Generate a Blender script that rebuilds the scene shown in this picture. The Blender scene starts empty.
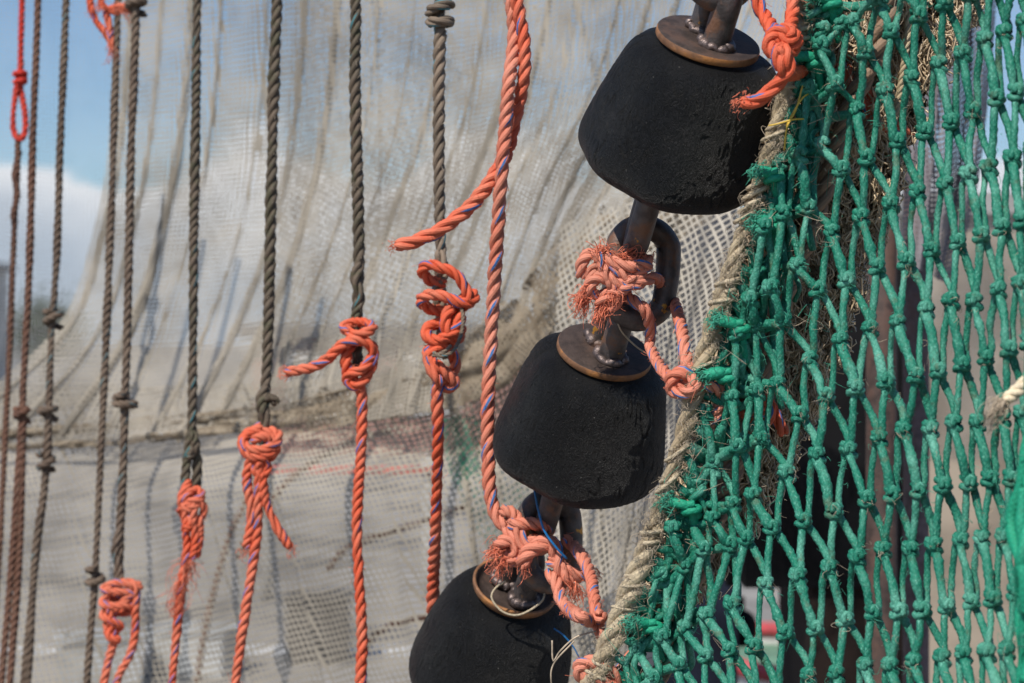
import bpy, math, random
import numpy as np
from mathutils import Vector, Matrix, noise as bnoise
random.seed(7); RNG = np.random.default_rng(7)
SC = bpy.context.scene
COL = SC.collection
PI = math.pi
F = 70.0 / 36.0 * 1024          # focal length in pixels of the photograph
CAMZ = 1.7

def at(x, y, D):
    return np.array([(x - 512.0) / F * D, D, CAMZ - (y - 341.5) / F * D])

# ------------------------------------------------------------------ tags
def tag(o, label=None, cat=None, group=None, kind=None):
    if label: o['label'] = label
    if cat: o['category'] = cat
    if group: o['group'] = group
    if kind: o['kind'] = kind
    return o

def empty(name, loc):
    o = bpy.data.objects.new(name, None); COL.objects.link(o)
    o.location = Vector(loc); o.empty_display_size = 0.05
    return o

def world_loc(o):
    v = np.zeros(3)
    while o is not None:
        v = v + np.array(o.location); o = o.parent
    return v

# ------------------------------------------------------------------ mesh builder
class MB:
    def __init__(s):
        s.v = []; s.f = []; s.uv = []; s.mi = []; s.at = []; s.n = 0
    def grid(s, P, wrap=False, mi=0, uv=None, strand=0.0, wrap2=False):
        """P: n x m x 3 sheet of points; wrap closes the second axis"""
        n, m = P.shape[:2]
        idx = np.arange(n * m).reshape(n, m)
        J = np.arange(m) if wrap else np.arange(m - 1)
        I = np.arange(n) if wrap2 else np.arange(n - 1)
        I, J = np.meshgrid(I, J, indexing='ij')
        I2 = (I + 1) % n; J2 = (J + 1) % m
        f = np.stack([idx[I, J], idx[I, J2], idx[I2, J2], idx[I2, J]], -1).reshape(-1, 4) + s.n
        if uv is None:
            U = I.astype(float) / max(1, n - 1); V = J.astype(float) / max(1, m)
            U2 = (I + 1.0) / max(1, n - 1); V2 = (J + 1.0) / max(1, m)
            q = np.stack([np.stack([U, V], -1), np.stack([U, V2], -1), np.stack([U2, V2], -1), np.stack([U2, V], -1)], 2).reshape(-1, 4, 2)
        else:
            u, v = uv       # u: length-n (along), v: from 0..1 around, or full n x m arrays
            if np.ndim(u) == 2:
                q = np.stack([np.stack([u[I, J], v[I, J]], -1), np.stack([u[I, J2], v[I, J2]], -1),
                              np.stack([u[I2, J2], v[I2, J2]], -1), np.stack([u[I2, J], v[I2, J]], -1)], 2).reshape(-1, 4, 2)
            else:
                V = J / float(m); V2 = (J + 1) / float(m)
                q = np.stack([np.stack([u[I], V], -1), np.stack([u[I], V2], -1), np.stack([u[I2], V2], -1), np.stack([u[I2], V], -1)], 2).reshape(-1, 4, 2)
        s.v.append(P.reshape(-1, 3)); s.f.append(f); s.uv.append(q)
        s.mi.append(np.full(len(f), mi, np.int32)); s.at.append(np.full(n * m, strand, np.float32) if np.ndim(strand) == 0 else np.asarray(strand, np.float32).ravel())
        s.n += n * m
        return s
    def box(s, lo, hi, mi=0):
        x0, y0, z0 = lo; x1, y1, z1 = hi
        c = np.array([[x0,y0,z0],[x1,y0,z0],[x1,y1,z0],[x0,y1,z0],[x0,y0,z1],[x1,y0,z1],[x1,y1,z1],[x0,y1,z1]], float)
        f = np.array([[0,3,2,1],[4,5,6,7],[0,1,5,4],[1,2,6,5],[2,3,7,6],[3,0,4,7]]) + s.n
        s.v.append(c); s.f.append(f); s.n += 8
        s.uv.append(np.tile(np.array([[0,0],[1,0],[1,1],[0,1]], float), (6, 1, 1)))
        s.mi.append(np.full(6, mi, np.int32)); s.at.append(np.zeros(8, np.float32))
        return s
    def quads(s, Q, mi=0):
        """Q: k x 4 x 3 loose quads"""
        k = len(Q)
        s.v.append(Q.reshape(-1, 3)); s.f.append(np.arange(k * 4).reshape(k, 4) + s.n); s.n += k * 4
        s.uv.append(np.tile(np.array([[0,0],[1,0],[1,1],[0,1]], float), (k, 1, 1)))
        s.mi.append(np.full(k, mi, np.int32)); s.at.append(np.zeros(k * 4, np.float32))
        return s
    def build(s, name, mats, parent=None, smooth=True):
        v = np.concatenate(s.v); f = np.concatenate(s.f); uv = np.concatenate(s.uv)
        mi = np.concatenate(s.mi); a = np.concatenate(s.at)
        if parent is not None:
            org = world_loc(parent); loc = np.zeros(3)
        else:
            lo, hi = v.min(0), v.max(0); org = np.array([(lo[0]+hi[0])/2, (lo[1]+hi[1])/2, lo[2]]); loc = org
        me = bpy.data.meshes.new(name)
        me.vertices.add(len(v)); me.vertices.foreach_set('co', (v - org).astype(np.float32).ravel())
        me.loops.add(len(f) * 4); me.loops.foreach_set('vertex_index', f.astype(np.int32).ravel())
        me.polygons.add(len(f)); me.polygons.foreach_set('loop_start', (np.arange(len(f)) * 4).astype(np.int32))
        me.polygons.foreach_set('material_index', mi)
        me.polygons.foreach_set('use_smooth', np.full(len(f), smooth))
        l = me.uv_layers.new(name='UVMap'); l.data.foreach_set('uv', uv.astype(np.float32).ravel())
        at_ = me.attributes.new('strand', 'FLOAT', 'POINT'); at_.data.foreach_set('value', a)
        me.update(calc_edges=True); me.validate()
        for m in (mats if isinstance(mats, (list, tuple)) else [mats]): me.materials.append(m)
        o = bpy.data.objects.new(name, me); COL.objects.link(o)
        o.location = Vector(loc)
        if parent is not None: o.parent = parent
        return o

# ------------------------------------------------------------------ paths
def crom(P, t):
    """Catmull-Rom through the rows of P at parameters t in 0..len-1 (axis 0)"""
    P = np.asarray(P, float); n = len(P)
    t = np.clip(t, 0, n - 1 - 1e-9); i = t.astype(int); u = (t - i)
    g = lambda k: P[np.clip(k, 0, n - 1)]
    sh = (-1,) + (1,) * (P.ndim - 1); u = u.reshape(sh)
    p0 = np.where((i - 1 < 0).reshape(sh), 2 * P[0] - P[1], g(i - 1)); p1 = g(i); p2 = g(i + 1)
    p3 = np.where((i + 2 > n - 1).reshape(sh), 2 * P[-1] - P[-2], g(i + 2))
    return 0.5 * ((2*p1) + (-p0+p2)*u + (2*p0-5*p1+4*p2-p3)*u**2 + (-p0+3*p1-3*p2+p3)*u**3)

def resample(P, ds):
    P = np.asarray(P, float)
    Q = crom(P, np.linspace(0, len(P) - 1, max(40, (len(P) - 1) * 24)))
    s = np.concatenate([[0], np.cumsum(np.linalg.norm(np.diff(Q, axis=0), axis=1))])
    n = max(3, int(s[-1] / ds) + 1)
    t = np.linspace(0, s[-1], n)
    return np.stack([np.interp(t, s, Q[:, k]) for k in range(3)], 1), t

def frames(Q):
    T = np.gradient(Q, axis=0); T /= np.linalg.norm(T, axis=1, keepdims=True) + 1e-12
    N = np.zeros_like(T)
    a = np.array([0, -1.0, 0]);
    if abs(T[0] @ a) > 0.9: a = np.array([1.0, 0, 0])
    n = a - T[0] * (a @ T[0]); n /= np.linalg.norm(n); N[0] = n
    for i in range(1, len(T)):
        n = n - T[i] * (n @ T[i]); n /= np.linalg.norm(n) + 1e-12; N[i] = n
    return T, N, np.cross(T, N)

def tube(mb, P, r, ns=8, ds=0.004, mi=0, straight=False, caps=True, lump=0.0, flat=1.0, rough=0.0):
    Q, t = resample(P, ds)
    T, N, B = frames(Q)
    n = len(Q)
    R = np.full(n, r) if np.ndim(r) == 0 else np.interp(np.linspace(0, 1, n), np.linspace(0, 1, len(r)), r)
    if lump: R = R * (1 + lump * smooth_noise(n, max(4, n // 4)))
    if caps:
        Q = np.concatenate([Q[:1], Q, Q[-1:]]); N = np.concatenate([N[:1], N, N[-1:]]); B = np.concatenate([B[:1], B, B[-1:]])
        R = np.concatenate([[R[0] * .05], R, [R[-1] * .05]]); t = np.concatenate([t[:1], t, t[-1:]])
    a = np.arange(ns) / ns * 2 * PI
    R = R[:, None] * (1 + rough * RNG.normal(size=(len(R), ns))) if rough else R[:, None]
    G = Q[:, None] + R[:, :, None] * (np.cos(a)[None, :, None] * N[:, None] + flat * np.sin(a)[None, :, None] * B[:, None])
    mb.grid(G, wrap=True, mi=mi, uv=(t, None))
    return Q

def smooth_noise(n, k):
    g = RNG.normal(size=max(4, k) + 1)
    return crom(g.reshape(-1, 1), np.linspace(0, len(g) - 1, n))[:, 0]

def rope(mb, P, R, pitch=None, ns=8, mi=0, strands=3, wear=0.05, hand=1, ph=0.0, hair=None):
    """a laid rope: three strands twisted round the path; strand number in the attribute, length in u"""
    pitch = pitch or 6.6 * R
    Q, t = resample(P, R * 0.42)
    n = len(Q); T, N, B = frames(Q)
    w = smooth_noise(n, max(4, int(t[-1] / (R * 9))))
    Rr = R * (1 + wear * w)
    tw = 2 * PI * t / pitch * hand + ph + 0.75 * smooth_noise(n, max(4, int(t[-1] / 0.09)))
    off = 0.52 if strands == 3 else 0.5
    for k in range(strands):
        a = tw + 2 * PI * k / strands
        C = Q + (off * Rr)[:, None] * (np.cos(a)[:, None] * N + np.sin(a)[:, None] * B)
        Tk = np.gradient(C, axis=0); Tk /= np.linalg.norm(Tk, axis=1, keepdims=True) + 1e-12
        Nk = np.cos(a)[:, None] * N + np.sin(a)[:, None] * B; Nk -= Tk * (Nk * Tk).sum(1, keepdims=True); Nk /= np.linalg.norm(Nk, axis=1, keepdims=True) + 1e-12
        Bk = np.cross(Tk, Nk)
        rs = 0.545 * Rr * (1 + .07 * smooth_noise(n, max(4, int(t[-1] / (R * 4)))))
        rs[0] *= .02; rs[-1] *= .02; rs[1] *= .72; rs[-2] *= .72
        b = np.arange(ns) / ns * 2 * PI
        G = C[:, None] + rs[:, None, None] * (np.cos(b)[None, :, None] * Nk[:, None] + np.sin(b)[None, :, None] * Bk[:, None])
        mb.grid(G, wrap=True, mi=mi, uv=(t / pitch, None), strand=float(k))
    if hair is not None:
        for _ in range(int(t[-1] / .0045)):
            k = RNG.integers(0, n); a = RNG.uniform(0, 2 * PI); o = np.cos(a) * N[k] + np.sin(a) * B[k]; l = RNG.uniform(.002, .008); w_ = T[k] * RNG.normal() * l
            p0 = Q[k] + o * R * .95
            tube(mb, [p0, p0 + o * l * .35 + w_ * .5, p0 + o * l * .5 + w_ + RNG.normal(size=3) * l * .3], RNG.uniform(.00018, .00035), ns=3, ds=l / 3, mi=hair, caps=False)
    return Q, T

def fray(mb, p, d, n=40, L=0.02, spread=0.5, r=0.0005, mi=0, r0=0.005, curl=0.5):
    p = np.asarray(p, float); d = np.asarray(d, float); d = d / np.linalg.norm(d)
    big = n > 15
    for _ in range(int(n * (1.5 if big else 1))):
        v = d + RNG.normal(size=3) * spread; v /= np.linalg.norm(v)
        l = L * (RNG.uniform(.25, 1.0) ** 1.5 * 1.3); s0 = p + RNG.normal(size=3) * r0 * .5
        c = RNG.normal(size=3) * max(curl, .55 if big else 0) * l * .42
        P = [s0, s0 + v * l * .4 + c * .7, s0 + v * l * .75 + c * .6 - np.array([0, 0, .18 * l]), s0 + v * l * .85 - c * .5 - np.array([0, 0, .42 * l])]
        rr = r * RNG.uniform(.5, 1.0)
        tube(mb, P, [rr, rr, rr, rr * .5], ns=3, ds=l / 5, mi=mi, caps=False)

def RDs(y, D):
    w = min(1, max(0, (2.40 - D) / .085)); return D - (2.315 - (2.205 + .00012 * y)) * w
def px(pts, D=None):
    """(x, y, front mm[, D]) -> world; a positive third number brings the point nearer to the camera"""
    out = []
    for p in pts:
        d = (p[3] if len(p) > 3 else D); f = (p[2] if len(p) > 2 else 0) * 0.001
        out.append(at(p[0], p[1], d) + np.array([0, -f, 0]))
    return np.array(out)

# ------------------------------------------------------------------ materials
def mat(name):
    m = bpy.data.materials.new(name); m.use_nodes = True
    nt = m.node_tree; nt.nodes.clear()
    return m, nt, nt.nodes, nt.links

class NB:
    def __init__(s, nt): s.nt = nt; s.N = nt.nodes; s.L = nt.links
    def n(s, t, **k):
        o = s.N.new(t)
        for a, b in k.items(): setattr(o, a, b)
        return o
    def put(s, sock, v):
        if hasattr(v, 'links') or hasattr(v, 'is_output'): s.L.new(v, sock)
        else: sock.default_value = v
    def math(s, op, a, b=0.0, c=0.0, clamp=False):
        o = s.n('ShaderNodeMath', operation=op); o.use_clamp = clamp
        s.put(o.inputs[0], a); s.put(o.inputs[1], b); s.put(o.inputs[2], c); return o.outputs[0]
    def mix(s, f, a, b, bt='MIX'):
        o = s.n('ShaderNodeMix', data_type='RGBA', blend_type=bt)
        s.put(o.inputs[0], f)
        for i, v in ((6, a), (7, b)):
            if isinstance(v, (tuple, list)): v = (*v[:3], 1)
            s.put(o.inputs[i], v)
        return o.outputs[2]
    def noise(s, vec, scale, detail=4, rough=.55, out=0):
        o = s.n('ShaderNodeTexNoise'); s.put(o.inputs['Scale'], scale); s.put(o.inputs['Detail'], detail); s.put(o.inputs['Roughness'], rough)
        if vec is not None: s.L.new(vec, o.inputs['Vector'])
        return o.outputs[out]
    def ramp(s, f, lo, hi, a=0.0, b=1.0):
        o = s.n('ShaderNodeMapRange'); o.interpolation_type = 'SMOOTHSTEP'
        s.put(o.inputs[0], f); s.put(o.inputs[1], lo); s.put(o.inputs[2], hi); s.put(o.inputs[3], a); s.put(o.inputs[4], b)
        return o.outputs[0]
    def obj(s):
        g = s.n('ShaderNodeNewGeometry'); return g.outputs['Position']
    def uv(s):
        return s.n('ShaderNodeTexCoord').outputs['UV']
    def bsdf(s, col, rough=.6, metal=0.0, bump=None, bstr=.5, bdist=.002, spec=.5):
        p = s.n('ShaderNodeBsdfPrincipled')
        if isinstance(col, (tuple, list)): col = (*col[:3], 1)
        s.put(p.inputs['Base Color'], col); s.put(p.inputs['Roughness'], rough); s.put(p.inputs['Metallic'], metal)
        s.put(p.inputs['Specular IOR Level'], spec)
        if bump is not None:
            b = s.n('ShaderNodeBump'); b.inputs['Strength'].default_value = bstr; b.inputs['Distance'].default_value = bdist
            s.L.new(bump, b.inputs['Height']); s.L.new(b.outputs[0], p.inputs['Normal'])
        return p
    def out(s, sh):
        o = s.n('ShaderNodeOutputMaterial'); s.L.new(sh, o.inputs[0])

def plain(name, col, rough=.7, metal=0, var=.25, scale=20, bstr=.3, bdist=.002, col2=None, spec=.5):
    m, nt, _, _ = mat(name); b = NB(nt); P = b.obj()
    n1 = b.noise(P, scale, 6); n2 = b.noise(P, scale * 6, 4)
    c2 = col2 or tuple(c * (1 - var) * .6 for c in col)
    c = b.mix(b.ramp(n1, .4, .68), tuple(min(1, c * (1 + var * .3)) for c in col), c2)
    b.out(b.bsdf(c, rough, metal, n2, bstr, bdist, spec).outputs[0]); return m

def rope_mat(name, col, col2, fleck=None, dirt=(.12, .08, .06), dirt_amt=.5, fleck_w=.055, algae=None):
    m, nt, _, _ = mat(name); b = NB(nt); P = b.obj(); uv = b.uv()
    s = b.n('ShaderNodeSeparateXYZ'); b.L.new(uv, s.inputs[0]); U, V = s.outputs[0], s.outputs[1]
    # yarns: fine ridges running slightly askew to the strand
    ph = b.math('ADD', b.math('MULTIPLY', V, 9.0), b.math('MULTIPLY', U, 4.0))
    yarn = b.math('ABSOLUTE', b.math('SUBTRACT', b.math('FRACT', ph), .5))
    n1 = b.noise(P, 35, 5); n2 = b.noise(P, 420, 3, .7); n3 = b.noise(P, 11, 3)
    c = b.mix(b.ramp(n3, .38, .62), col, col2)
    c = b.mix(b.math('MULTIPLY', b.ramp(n1, .52, .72), dirt_amt), c, dirt)
    c = b.mix(b.math('MULTIPLY', b.ramp(yarn, .25, .02), .28), c, tuple(x * .45 for x in col))
    if algae:
        c = b.mix(b.math('MULTIPLY', b.ramp(b.noise(P, 60, 3), .52, .64), .5), c, algae)
    if fleck:
        at_ = b.n('ShaderNodeAttribute', attribute_name='strand').outputs['Fac']
        on = b.math('LESS_THAN', at_, 1.5 if fleck_w > .05 else .5)
        q = b.math('FRACT', b.math('ADD', b.math('ADD', V, .5), b.math('MULTIPLY', U, .94)))
        f = b.math('LESS_THAN', b.math('ABSOLUTE', b.math('SUBTRACT', q, .5)), fleck_w)
        dash = b.math('LESS_THAN', b.math('ABSOLUTE', b.math('SUBTRACT', b.math('FRACT', b.math('ADD', V, .5)), .5)), .155)
        f = b.math('MULTIPLY', b.math('MULTIPLY', f, on), dash)
        c = b.mix(b.math('MULTIPLY', f, .92), c, fleck)
    h = b.math('ADD', b.math('MULTIPLY', yarn, 1.0), b.math('MULTIPLY', n2, 1.2))
    b.out(b.bsdf(c, .68, 0, h, .55, .0012, .35).outputs[0]); return m

def net_mat(name, col, cell, w, rot=0.0, trans=.35, wob=.25, col2=None, aspect=1.0, patch=0.0, grain=False):
    """knotless netting: twine where the UV (metres) falls on a grid line, nothing elsewhere"""
    m, nt, _, _ = mat(name); b = NB(nt); uv = b.uv()
    mp = b.n('ShaderNodeMapping'); b.L.new(uv, mp.inputs[0])
    mp.inputs['Rotation'].default_value = (0, 0, rot); mp.inputs['Scale'].default_value = (1 / cell, 1 / (cell * aspect), 1)
    # slack in the mesh
    nz = b.noise(uv, 9.0, 2, out=1); o = b.n('ShaderNodeVectorMath', operation='SUBTRACT'); b.L.new(nz, o.inputs[0]); o.inputs[1].default_value = (.5, .5, .5)
    o2 = b.n('ShaderNodeVectorMath', operation='SCALE'); b.L.new(o.outputs[0], o2.inputs[0]); o2.inputs['Scale'].default_value = wob * 6
    o3 = b.n('ShaderNodeVectorMath', operation='ADD'); b.L.new(mp.outputs[0], o3.inputs[0]); b.L.new(o2.outputs[0], o3.inputs[1])
    s = b.n('ShaderNodeSeparateXYZ'); b.L.new(o3.outputs[0], s.inputs[0])
    d = [b.math('ABSOLUTE', b.math('SUBTRACT', b.math('FRACT', s.outputs[k]), .5)) for k in (0, 1)]
    ww = w
    if patch:
        ww = b.math('ADD', w, b.math('MULTIPLY', b.ramp(b.noise(uv, 5, 4), .42, .62), patch))
        th = b.math('SUBTRACT', .5, b.math('MULTIPLY', ww, .5))
    else: th = .5 - w / 2
    line = b.math('MAXIMUM', b.math('GREATER_THAN', d[0], th), b.math('GREATER_THAN', d[1], th))
    P = b.obj()
    if grain:      # felted with loose fibre
        line = b.math('MAXIMUM', line, b.math('GREATER_THAN', b.math('ADD', b.noise(P, 150, 4, .7), b.math('MULTIPLY', b.math('SUBTRACT', b.noise(P, 9, 4), .5), 1.1)), .60))
        at_ = b.n('ShaderNodeAttribute', attribute_name='strand').outputs['Fac']
        keep = b.math('LESS_THAN', b.noise(P, 16, 5, .65), b.math('ADD', .22, b.math('MULTIPLY', b.ramp(at_, 0, .75), .45)))
        keep = b.math('MULTIPLY', keep, b.math('LESS_THAN', b.noise(P, 22, 5, .65), b.math('ADD', .30, b.math('MULTIPLY', b.ramp(at_, 1.0, .8), .40))))
        line = b.math('MULTIPLY', line, keep)
    c = b.mix(b.ramp(b.noise(P, 28 if grain else 6, 5), .38, .66), col, col2 or tuple(x * .62 for x in col))
    p = b.bsdf(c, .75, 0, None, spec=.3)
    tr = b.n('ShaderNodeBsdfTranslucent'); b.L.new(c, tr.inputs[0])
    mx = b.n('ShaderNodeMixShader'); mx.inputs[0].default_value = trans; b.L.new(p.outputs[0], mx.inputs[1]); b.L.new(tr.outputs[0], mx.inputs[2])
    t = b.n('ShaderNodeBsdfTransparent')
    m2 = b.n('ShaderNodeMixShader'); b.L.new(line, m2.inputs[0]); b.L.new(t.outputs[0], m2.inputs[1]); b.L.new(mx.outputs[0], m2.inputs[2])
    b.out(m2.outputs[0]); return m

def twine_mat(name, col, pale, dirt):
    m, nt, _, _ = mat(name); b = NB(nt); P = b.obj(); uv = b.uv()
    s = b.n('ShaderNodeSeparateXYZ'); b.L.new(uv, s.inputs[0]); U, V = s.outputs[0], s.outputs[1]
    k = b.math('MULTIPLY', U, 1 / .0062)
    a1 = b.math('ABSOLUTE', b.math('SUBTRACT', b.math('FRACT', b.math('ADD', k, b.math('MULTIPLY', V, 4.0))), .5))
    a2 = b.math('ABSOLUTE', b.math('SUBTRACT', b.math('FRACT', b.math('SUBTRACT', k, b.math('MULTIPLY', V, 4.0))), .5))
    br = b.math('MINIMUM', a1, a2)
    n1 = b.noise(P, 60, 5, .6); n2 = b.noise(P, 700, 3, .7); n3 = b.noise(P, 22, 4); cv = b.n('ShaderNodeCombineXYZ'); b.L.new(b.math('MULTIPLY', U, 170.0), cv.inputs[0]); b.L.new(b.math('MULTIPLY', b.math('SINE', b.math('MULTIPLY', V, 2 * PI)), 2.6), cv.inputs[1])
    b.L.new(b.math('ADD', b.math('MULTIPLY', b.math('COSINE', b.math('MULTIPLY', V, 2 * PI)), 2.6), b.math('MULTIPLY', n3, 9.0)), cv.inputs[2])
    n4 = b.noise(cv.outputs[0], 1.0, 5, .68)
    c = b.mix(b.math('MULTIPLY', b.ramp(n3, .46, .70), .42), col, pale)
    c = b.mix(b.math('MULTIPLY', b.ramp(n4, .50, .70), .6), c, pale)
    c = b.mix(b.math('MULTIPLY', b.ramp(n1, .56, .70), .6), c, dirt)
    c = b.mix(b.math('MULTIPLY', b.ramp(br, .13, .0), .45), c, tuple(x * .4 for x in col))
    h = b.math('ADD', br, b.math('MULTIPLY', n2, .9))
    b.out(b.bsdf(c, .62, 0, h, .7, .0012, .4).outputs[0]); return m

def rubber_mat():
    m, nt, _, _ = mat('worn_black_rubber'); b = NB(nt)
    tc = b.n('ShaderNodeTexCoord').outputs['Object']
    mp = b.n('ShaderNodeMapping'); b.L.new(tc, mp.inputs[0]); mp.inputs['Scale'].default_value = (1, 1, .32)
    v = b.n('ShaderNodeTexVoronoi', feature='DISTANCE_TO_EDGE'); v.inputs['Scale'].default_value = 260
    nz = b.noise(mp.outputs[0], 70, 5, out=1)
    va = b.n('ShaderNodeVectorMath', operation='MULTIPLY_ADD'); b.L.new(nz, va.inputs[0]); va.inputs[1].default_value = (.03, .03, .03); b.L.new(mp.outputs[0], va.inputs[2])
    b.L.new(va.outputs[0], v.inputs['Vector'])
    crack = b.ramp(v.outputs['Distance'], 0, .22)
    n1 = b.noise(mp.outputs[0], 200, 8, .75); n2 = b.noise(tc, 14, 5); n3 = b.noise(tc, 300, 2)
    c = b.mix(b.ramp(n2, .4, .7), (.0045, .0048, .0055), (.009, .009, .009))
    c = b.mix(b.math('MULTIPLY', b.ramp(n1, .62, .8), .5), c, (.06, .058, .056))
    c = b.mix(b.math('MULTIPLY', b.ramp(n3, .735, .77), .8), c, (.35, .33, .30))
    n4 = b.noise(tc, 22, 7, .7); n5 = b.noise(mp.outputs[0], 45, 6, .75)
    c = b.mix(b.math('MULTIPLY', b.ramp(n4, .56, .72), .35), c, (.045, .041, .037))
    c = b.mix(b.math('MULTIPLY', b.ramp(n5, .64, .74), .6), c, (.10, .092, .082))
    sz = b.n('ShaderNodeSeparateXYZ'); b.L.new(tc, sz.inputs[0])
    h = b.math('ADD', b.math('MULTIPLY', crack, .35), b.math('MULTIPLY', n1, 1.8))
    b.out(b.bsdf(c, b.ramp(n2, .3, .7, .42, .62), 0, h, 1.0, .005, .34).outputs[0]); return m

def steel_mat(name, base, rust, amt, yellow=0.0, rough=.42, metal=.55):
    m, nt, _, _ = mat(name); b = NB(nt); P = b.obj()
    n1 = b.noise(P, 26, 6, .62); n2 = b.noise(P, 240, 4, .7); n3 = b.noise(P, 55, 4)
    c = b.mix(b.ramp(n3, .35, .7), base, tuple(x * .5 for x in base))
    f = b.math('MULTIPLY', b.ramp(n1, .62 - amt * .3, .70 - amt * .15), .9)
    c = b.mix(f, c, rust)
    if yellow:
        f2 = b.ramp(b.noise(P, 30, 6, .6), .67 - yellow * .12, .70 - yellow * .12); c = b.mix(f2, c, (.50, .23, .03))
    c = b.mix(b.math('MULTIPLY', b.ramp(n2, .58, .7), .35), c, (.16, .10, .07))
    r = b.math('ADD', rough, b.math('MULTIPLY', n1, .25))
    h = b.math('ADD', b.math('MULTIPLY', n1, 1.0), b.math('MULTIPLY', n2, .5))
    b.out(b.bsdf(c, r, b.math('MULTIPLY', b.math('SUBTRACT', 1.0, f), metal), h, .8, .0022).outputs[0]); return m

M = {}
M['orange'] = rope_mat('orange_laid_twine', (.60, .092, .036), (.62, .165, .092), (.002, .12, .34), (.28, .08, .045), .4)
M['faded'] = rope_mat('faded_orange_twine', (.55, .165, .10), (.60, .225, .15), (.004, .14, .38), (.30, .12, .075), .45)
M['red'] = rope_mat('red_twine', (.55, .035, .02), (.62, .06, .035), None, (.25, .04, .03), .3)
M['brown'] = rope_mat('tarred_brown_rope', (.115, .078, .055), (.16, .115, .082), (.03, .16, .20), (.05, .036, .028), .5, .04)
M['tan'] = rope_mat('weathered_tan_rope', (.215, .16, .115), (.13, .10, .072), (.02, .20, .26), (.07, .05, .035), .6, .06)
M['rusty'] = rope_mat('rust_brown_rope', (.13, .06, .038), (.17, .085, .055), None, (.06, .03, .022), .5)
M['dark'] = rope_mat('dark_green_rope', (.088, .068, .046), (.12, .088, .062), (.03, .17, .20), (.035, .03, .02), .55, .045, algae=(.05, .055, .024))
M['beige'] = rope_mat('frayed_beige_rope', (.46, .38, .255), (.36, .28, .175), None, (.22, .16, .10), .55)
M['hemp'] = rope_mat('brown_hawser', (.30, .20, .135), (.22, .145, .095), None, (.10, .065, .045), .5)
M['beige_twine'] = twine_mat('beige_twine', (.46, .38, .26), (.55, .47, .34), (.22, .16, .10))
M['green'] = twine_mat('green_braided_twine', (.004, .160, .100), (.19, .50, .39), (.075, .085, .045))
M['green_fresh'] = twine_mat('green_fresh_fibre', (.006, .26, .145), (.02, .34, .21), (.01, .17, .10))
M['fuzz'] = plain('loose_fibre', (.42, .34, .25), .8, 0, .3, 60)
M['gfuzz'] = plain('green_fibre', (.05, .33, .22), .7, 0, .3, 60)
M['ofuzz'] = plain('orange_fibre', (.72, .20, .11), .7, 0, .3, 60)
M['bluetw'] = plain('blue_yarn', (.01, .16, .42), .5)
M['yellowtw'] = plain('yellow_yarn', (.55, .36, .04), .5)
M['rubber'] = rubber_mat()
M['steel'] = steel_mat('dark_rusted_steel', (.115, .098, .094), (.15, .068, .034), .42, .2, .36)
M['plate'] = steel_mat('brown_steel_plate', (.075, .052, .043), (.07, .038, .026), .4, 0, .5, .35)
M['rim'] = steel_mat('rusty_plate_rim', (.26, .125, .06), (.36, .15, .04), .5, .5, .5, .15)
M['weld'] = steel_mat('weld_metal', (.17, .13, .12), (.11, .06, .04), .2, 0, .3, .6)

# ------------------------------------------------------------------ world, sun, camera
SUN_EL = math.radians(48); SUN_AZ = math.radians(-150)    # azimuth from +Y towards +X: behind the camera, to its left
w = bpy.data.worlds.new('World'); SC.world = w; w.use_nodes = True
nt = w.node_tree; nt.nodes.clear(); b = NB(nt)
sky = b.n('ShaderNodeTexSky'); sky.sky_type = 'NISHITA'; sky.sun_disc = False
sky.sun_elevation = SUN_EL; sky.sun_rotation = SUN_AZ; sky.air_density = 1.0; sky.dust_density = .25; sky.ozone_density = 3.0
g = b.n('ShaderNodeTexCoord').outputs['Generated']
sp = b.n('ShaderNodeSeparateXYZ'); b.L.new(g, sp.inputs[0])
mp = b.n('ShaderNodeMapping'); b.L.new(g, mp.inputs[0]); mp.inputs['Scale'].default_value = (1, 1, 1.9); mp.inputs['Location'].default_value = (.37, .2, .11)
nz = b.noise(mp.outputs[0], 7.5, 6, .55); nz2 = b.noise(mp.outputs[0], 2.1, 5, .5)
edge = b.math('ADD', b.math('MULTIPLY', b.math('SUBTRACT', nz, .5), .16), .090)
cm = b.ramp(b.math('SUBTRACT', edge, sp.outputs[2]), -.004, .012)
cm2 = b.math('MULTIPLY', b.ramp(nz2, .58, .72), b.ramp(sp.outputs[2], .22, .45))
cm = b.math('MAXIMUM', cm, cm2)
shade = b.ramp(b.math('SUBTRACT', edge, sp.outputs[2]), .0, .075)
ccol = b.mix(shade, (10.5, 10.7, 11.1), (5.2, 6.1, 7.4))
col = b.mix(b.math('MULTIPLY', cm, .93), b.mix(1.0, sky.outputs[0], (.98, 1.14, 1.28), 'MULTIPLY'), ccol)
bg = b.n('ShaderNodeBackground'); b.L.new(col, bg.inputs[0]); bg.inputs[1].default_value = .082
wo = b.n('ShaderNodeOutputWorld'); b.L.new(bg.outputs[0], wo.inputs[0])

sl = bpy.data.lights.new('sun', 'SUN'); sl.energy = 5.0; sl.angle = math.radians(.5); sl.color = (1, .94, .85)
so = bpy.data.objects.new('sun', sl); COL.objects.link(so)
to_sun = Vector((math.sin(SUN_AZ) * math.cos(SUN_EL), math.cos(SUN_AZ) * math.cos(SUN_EL), math.sin(SUN_EL)))
so.rotation_euler = to_sun.to_track_quat('Z', 'Y').to_euler(); so.location = to_sun * 20

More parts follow.
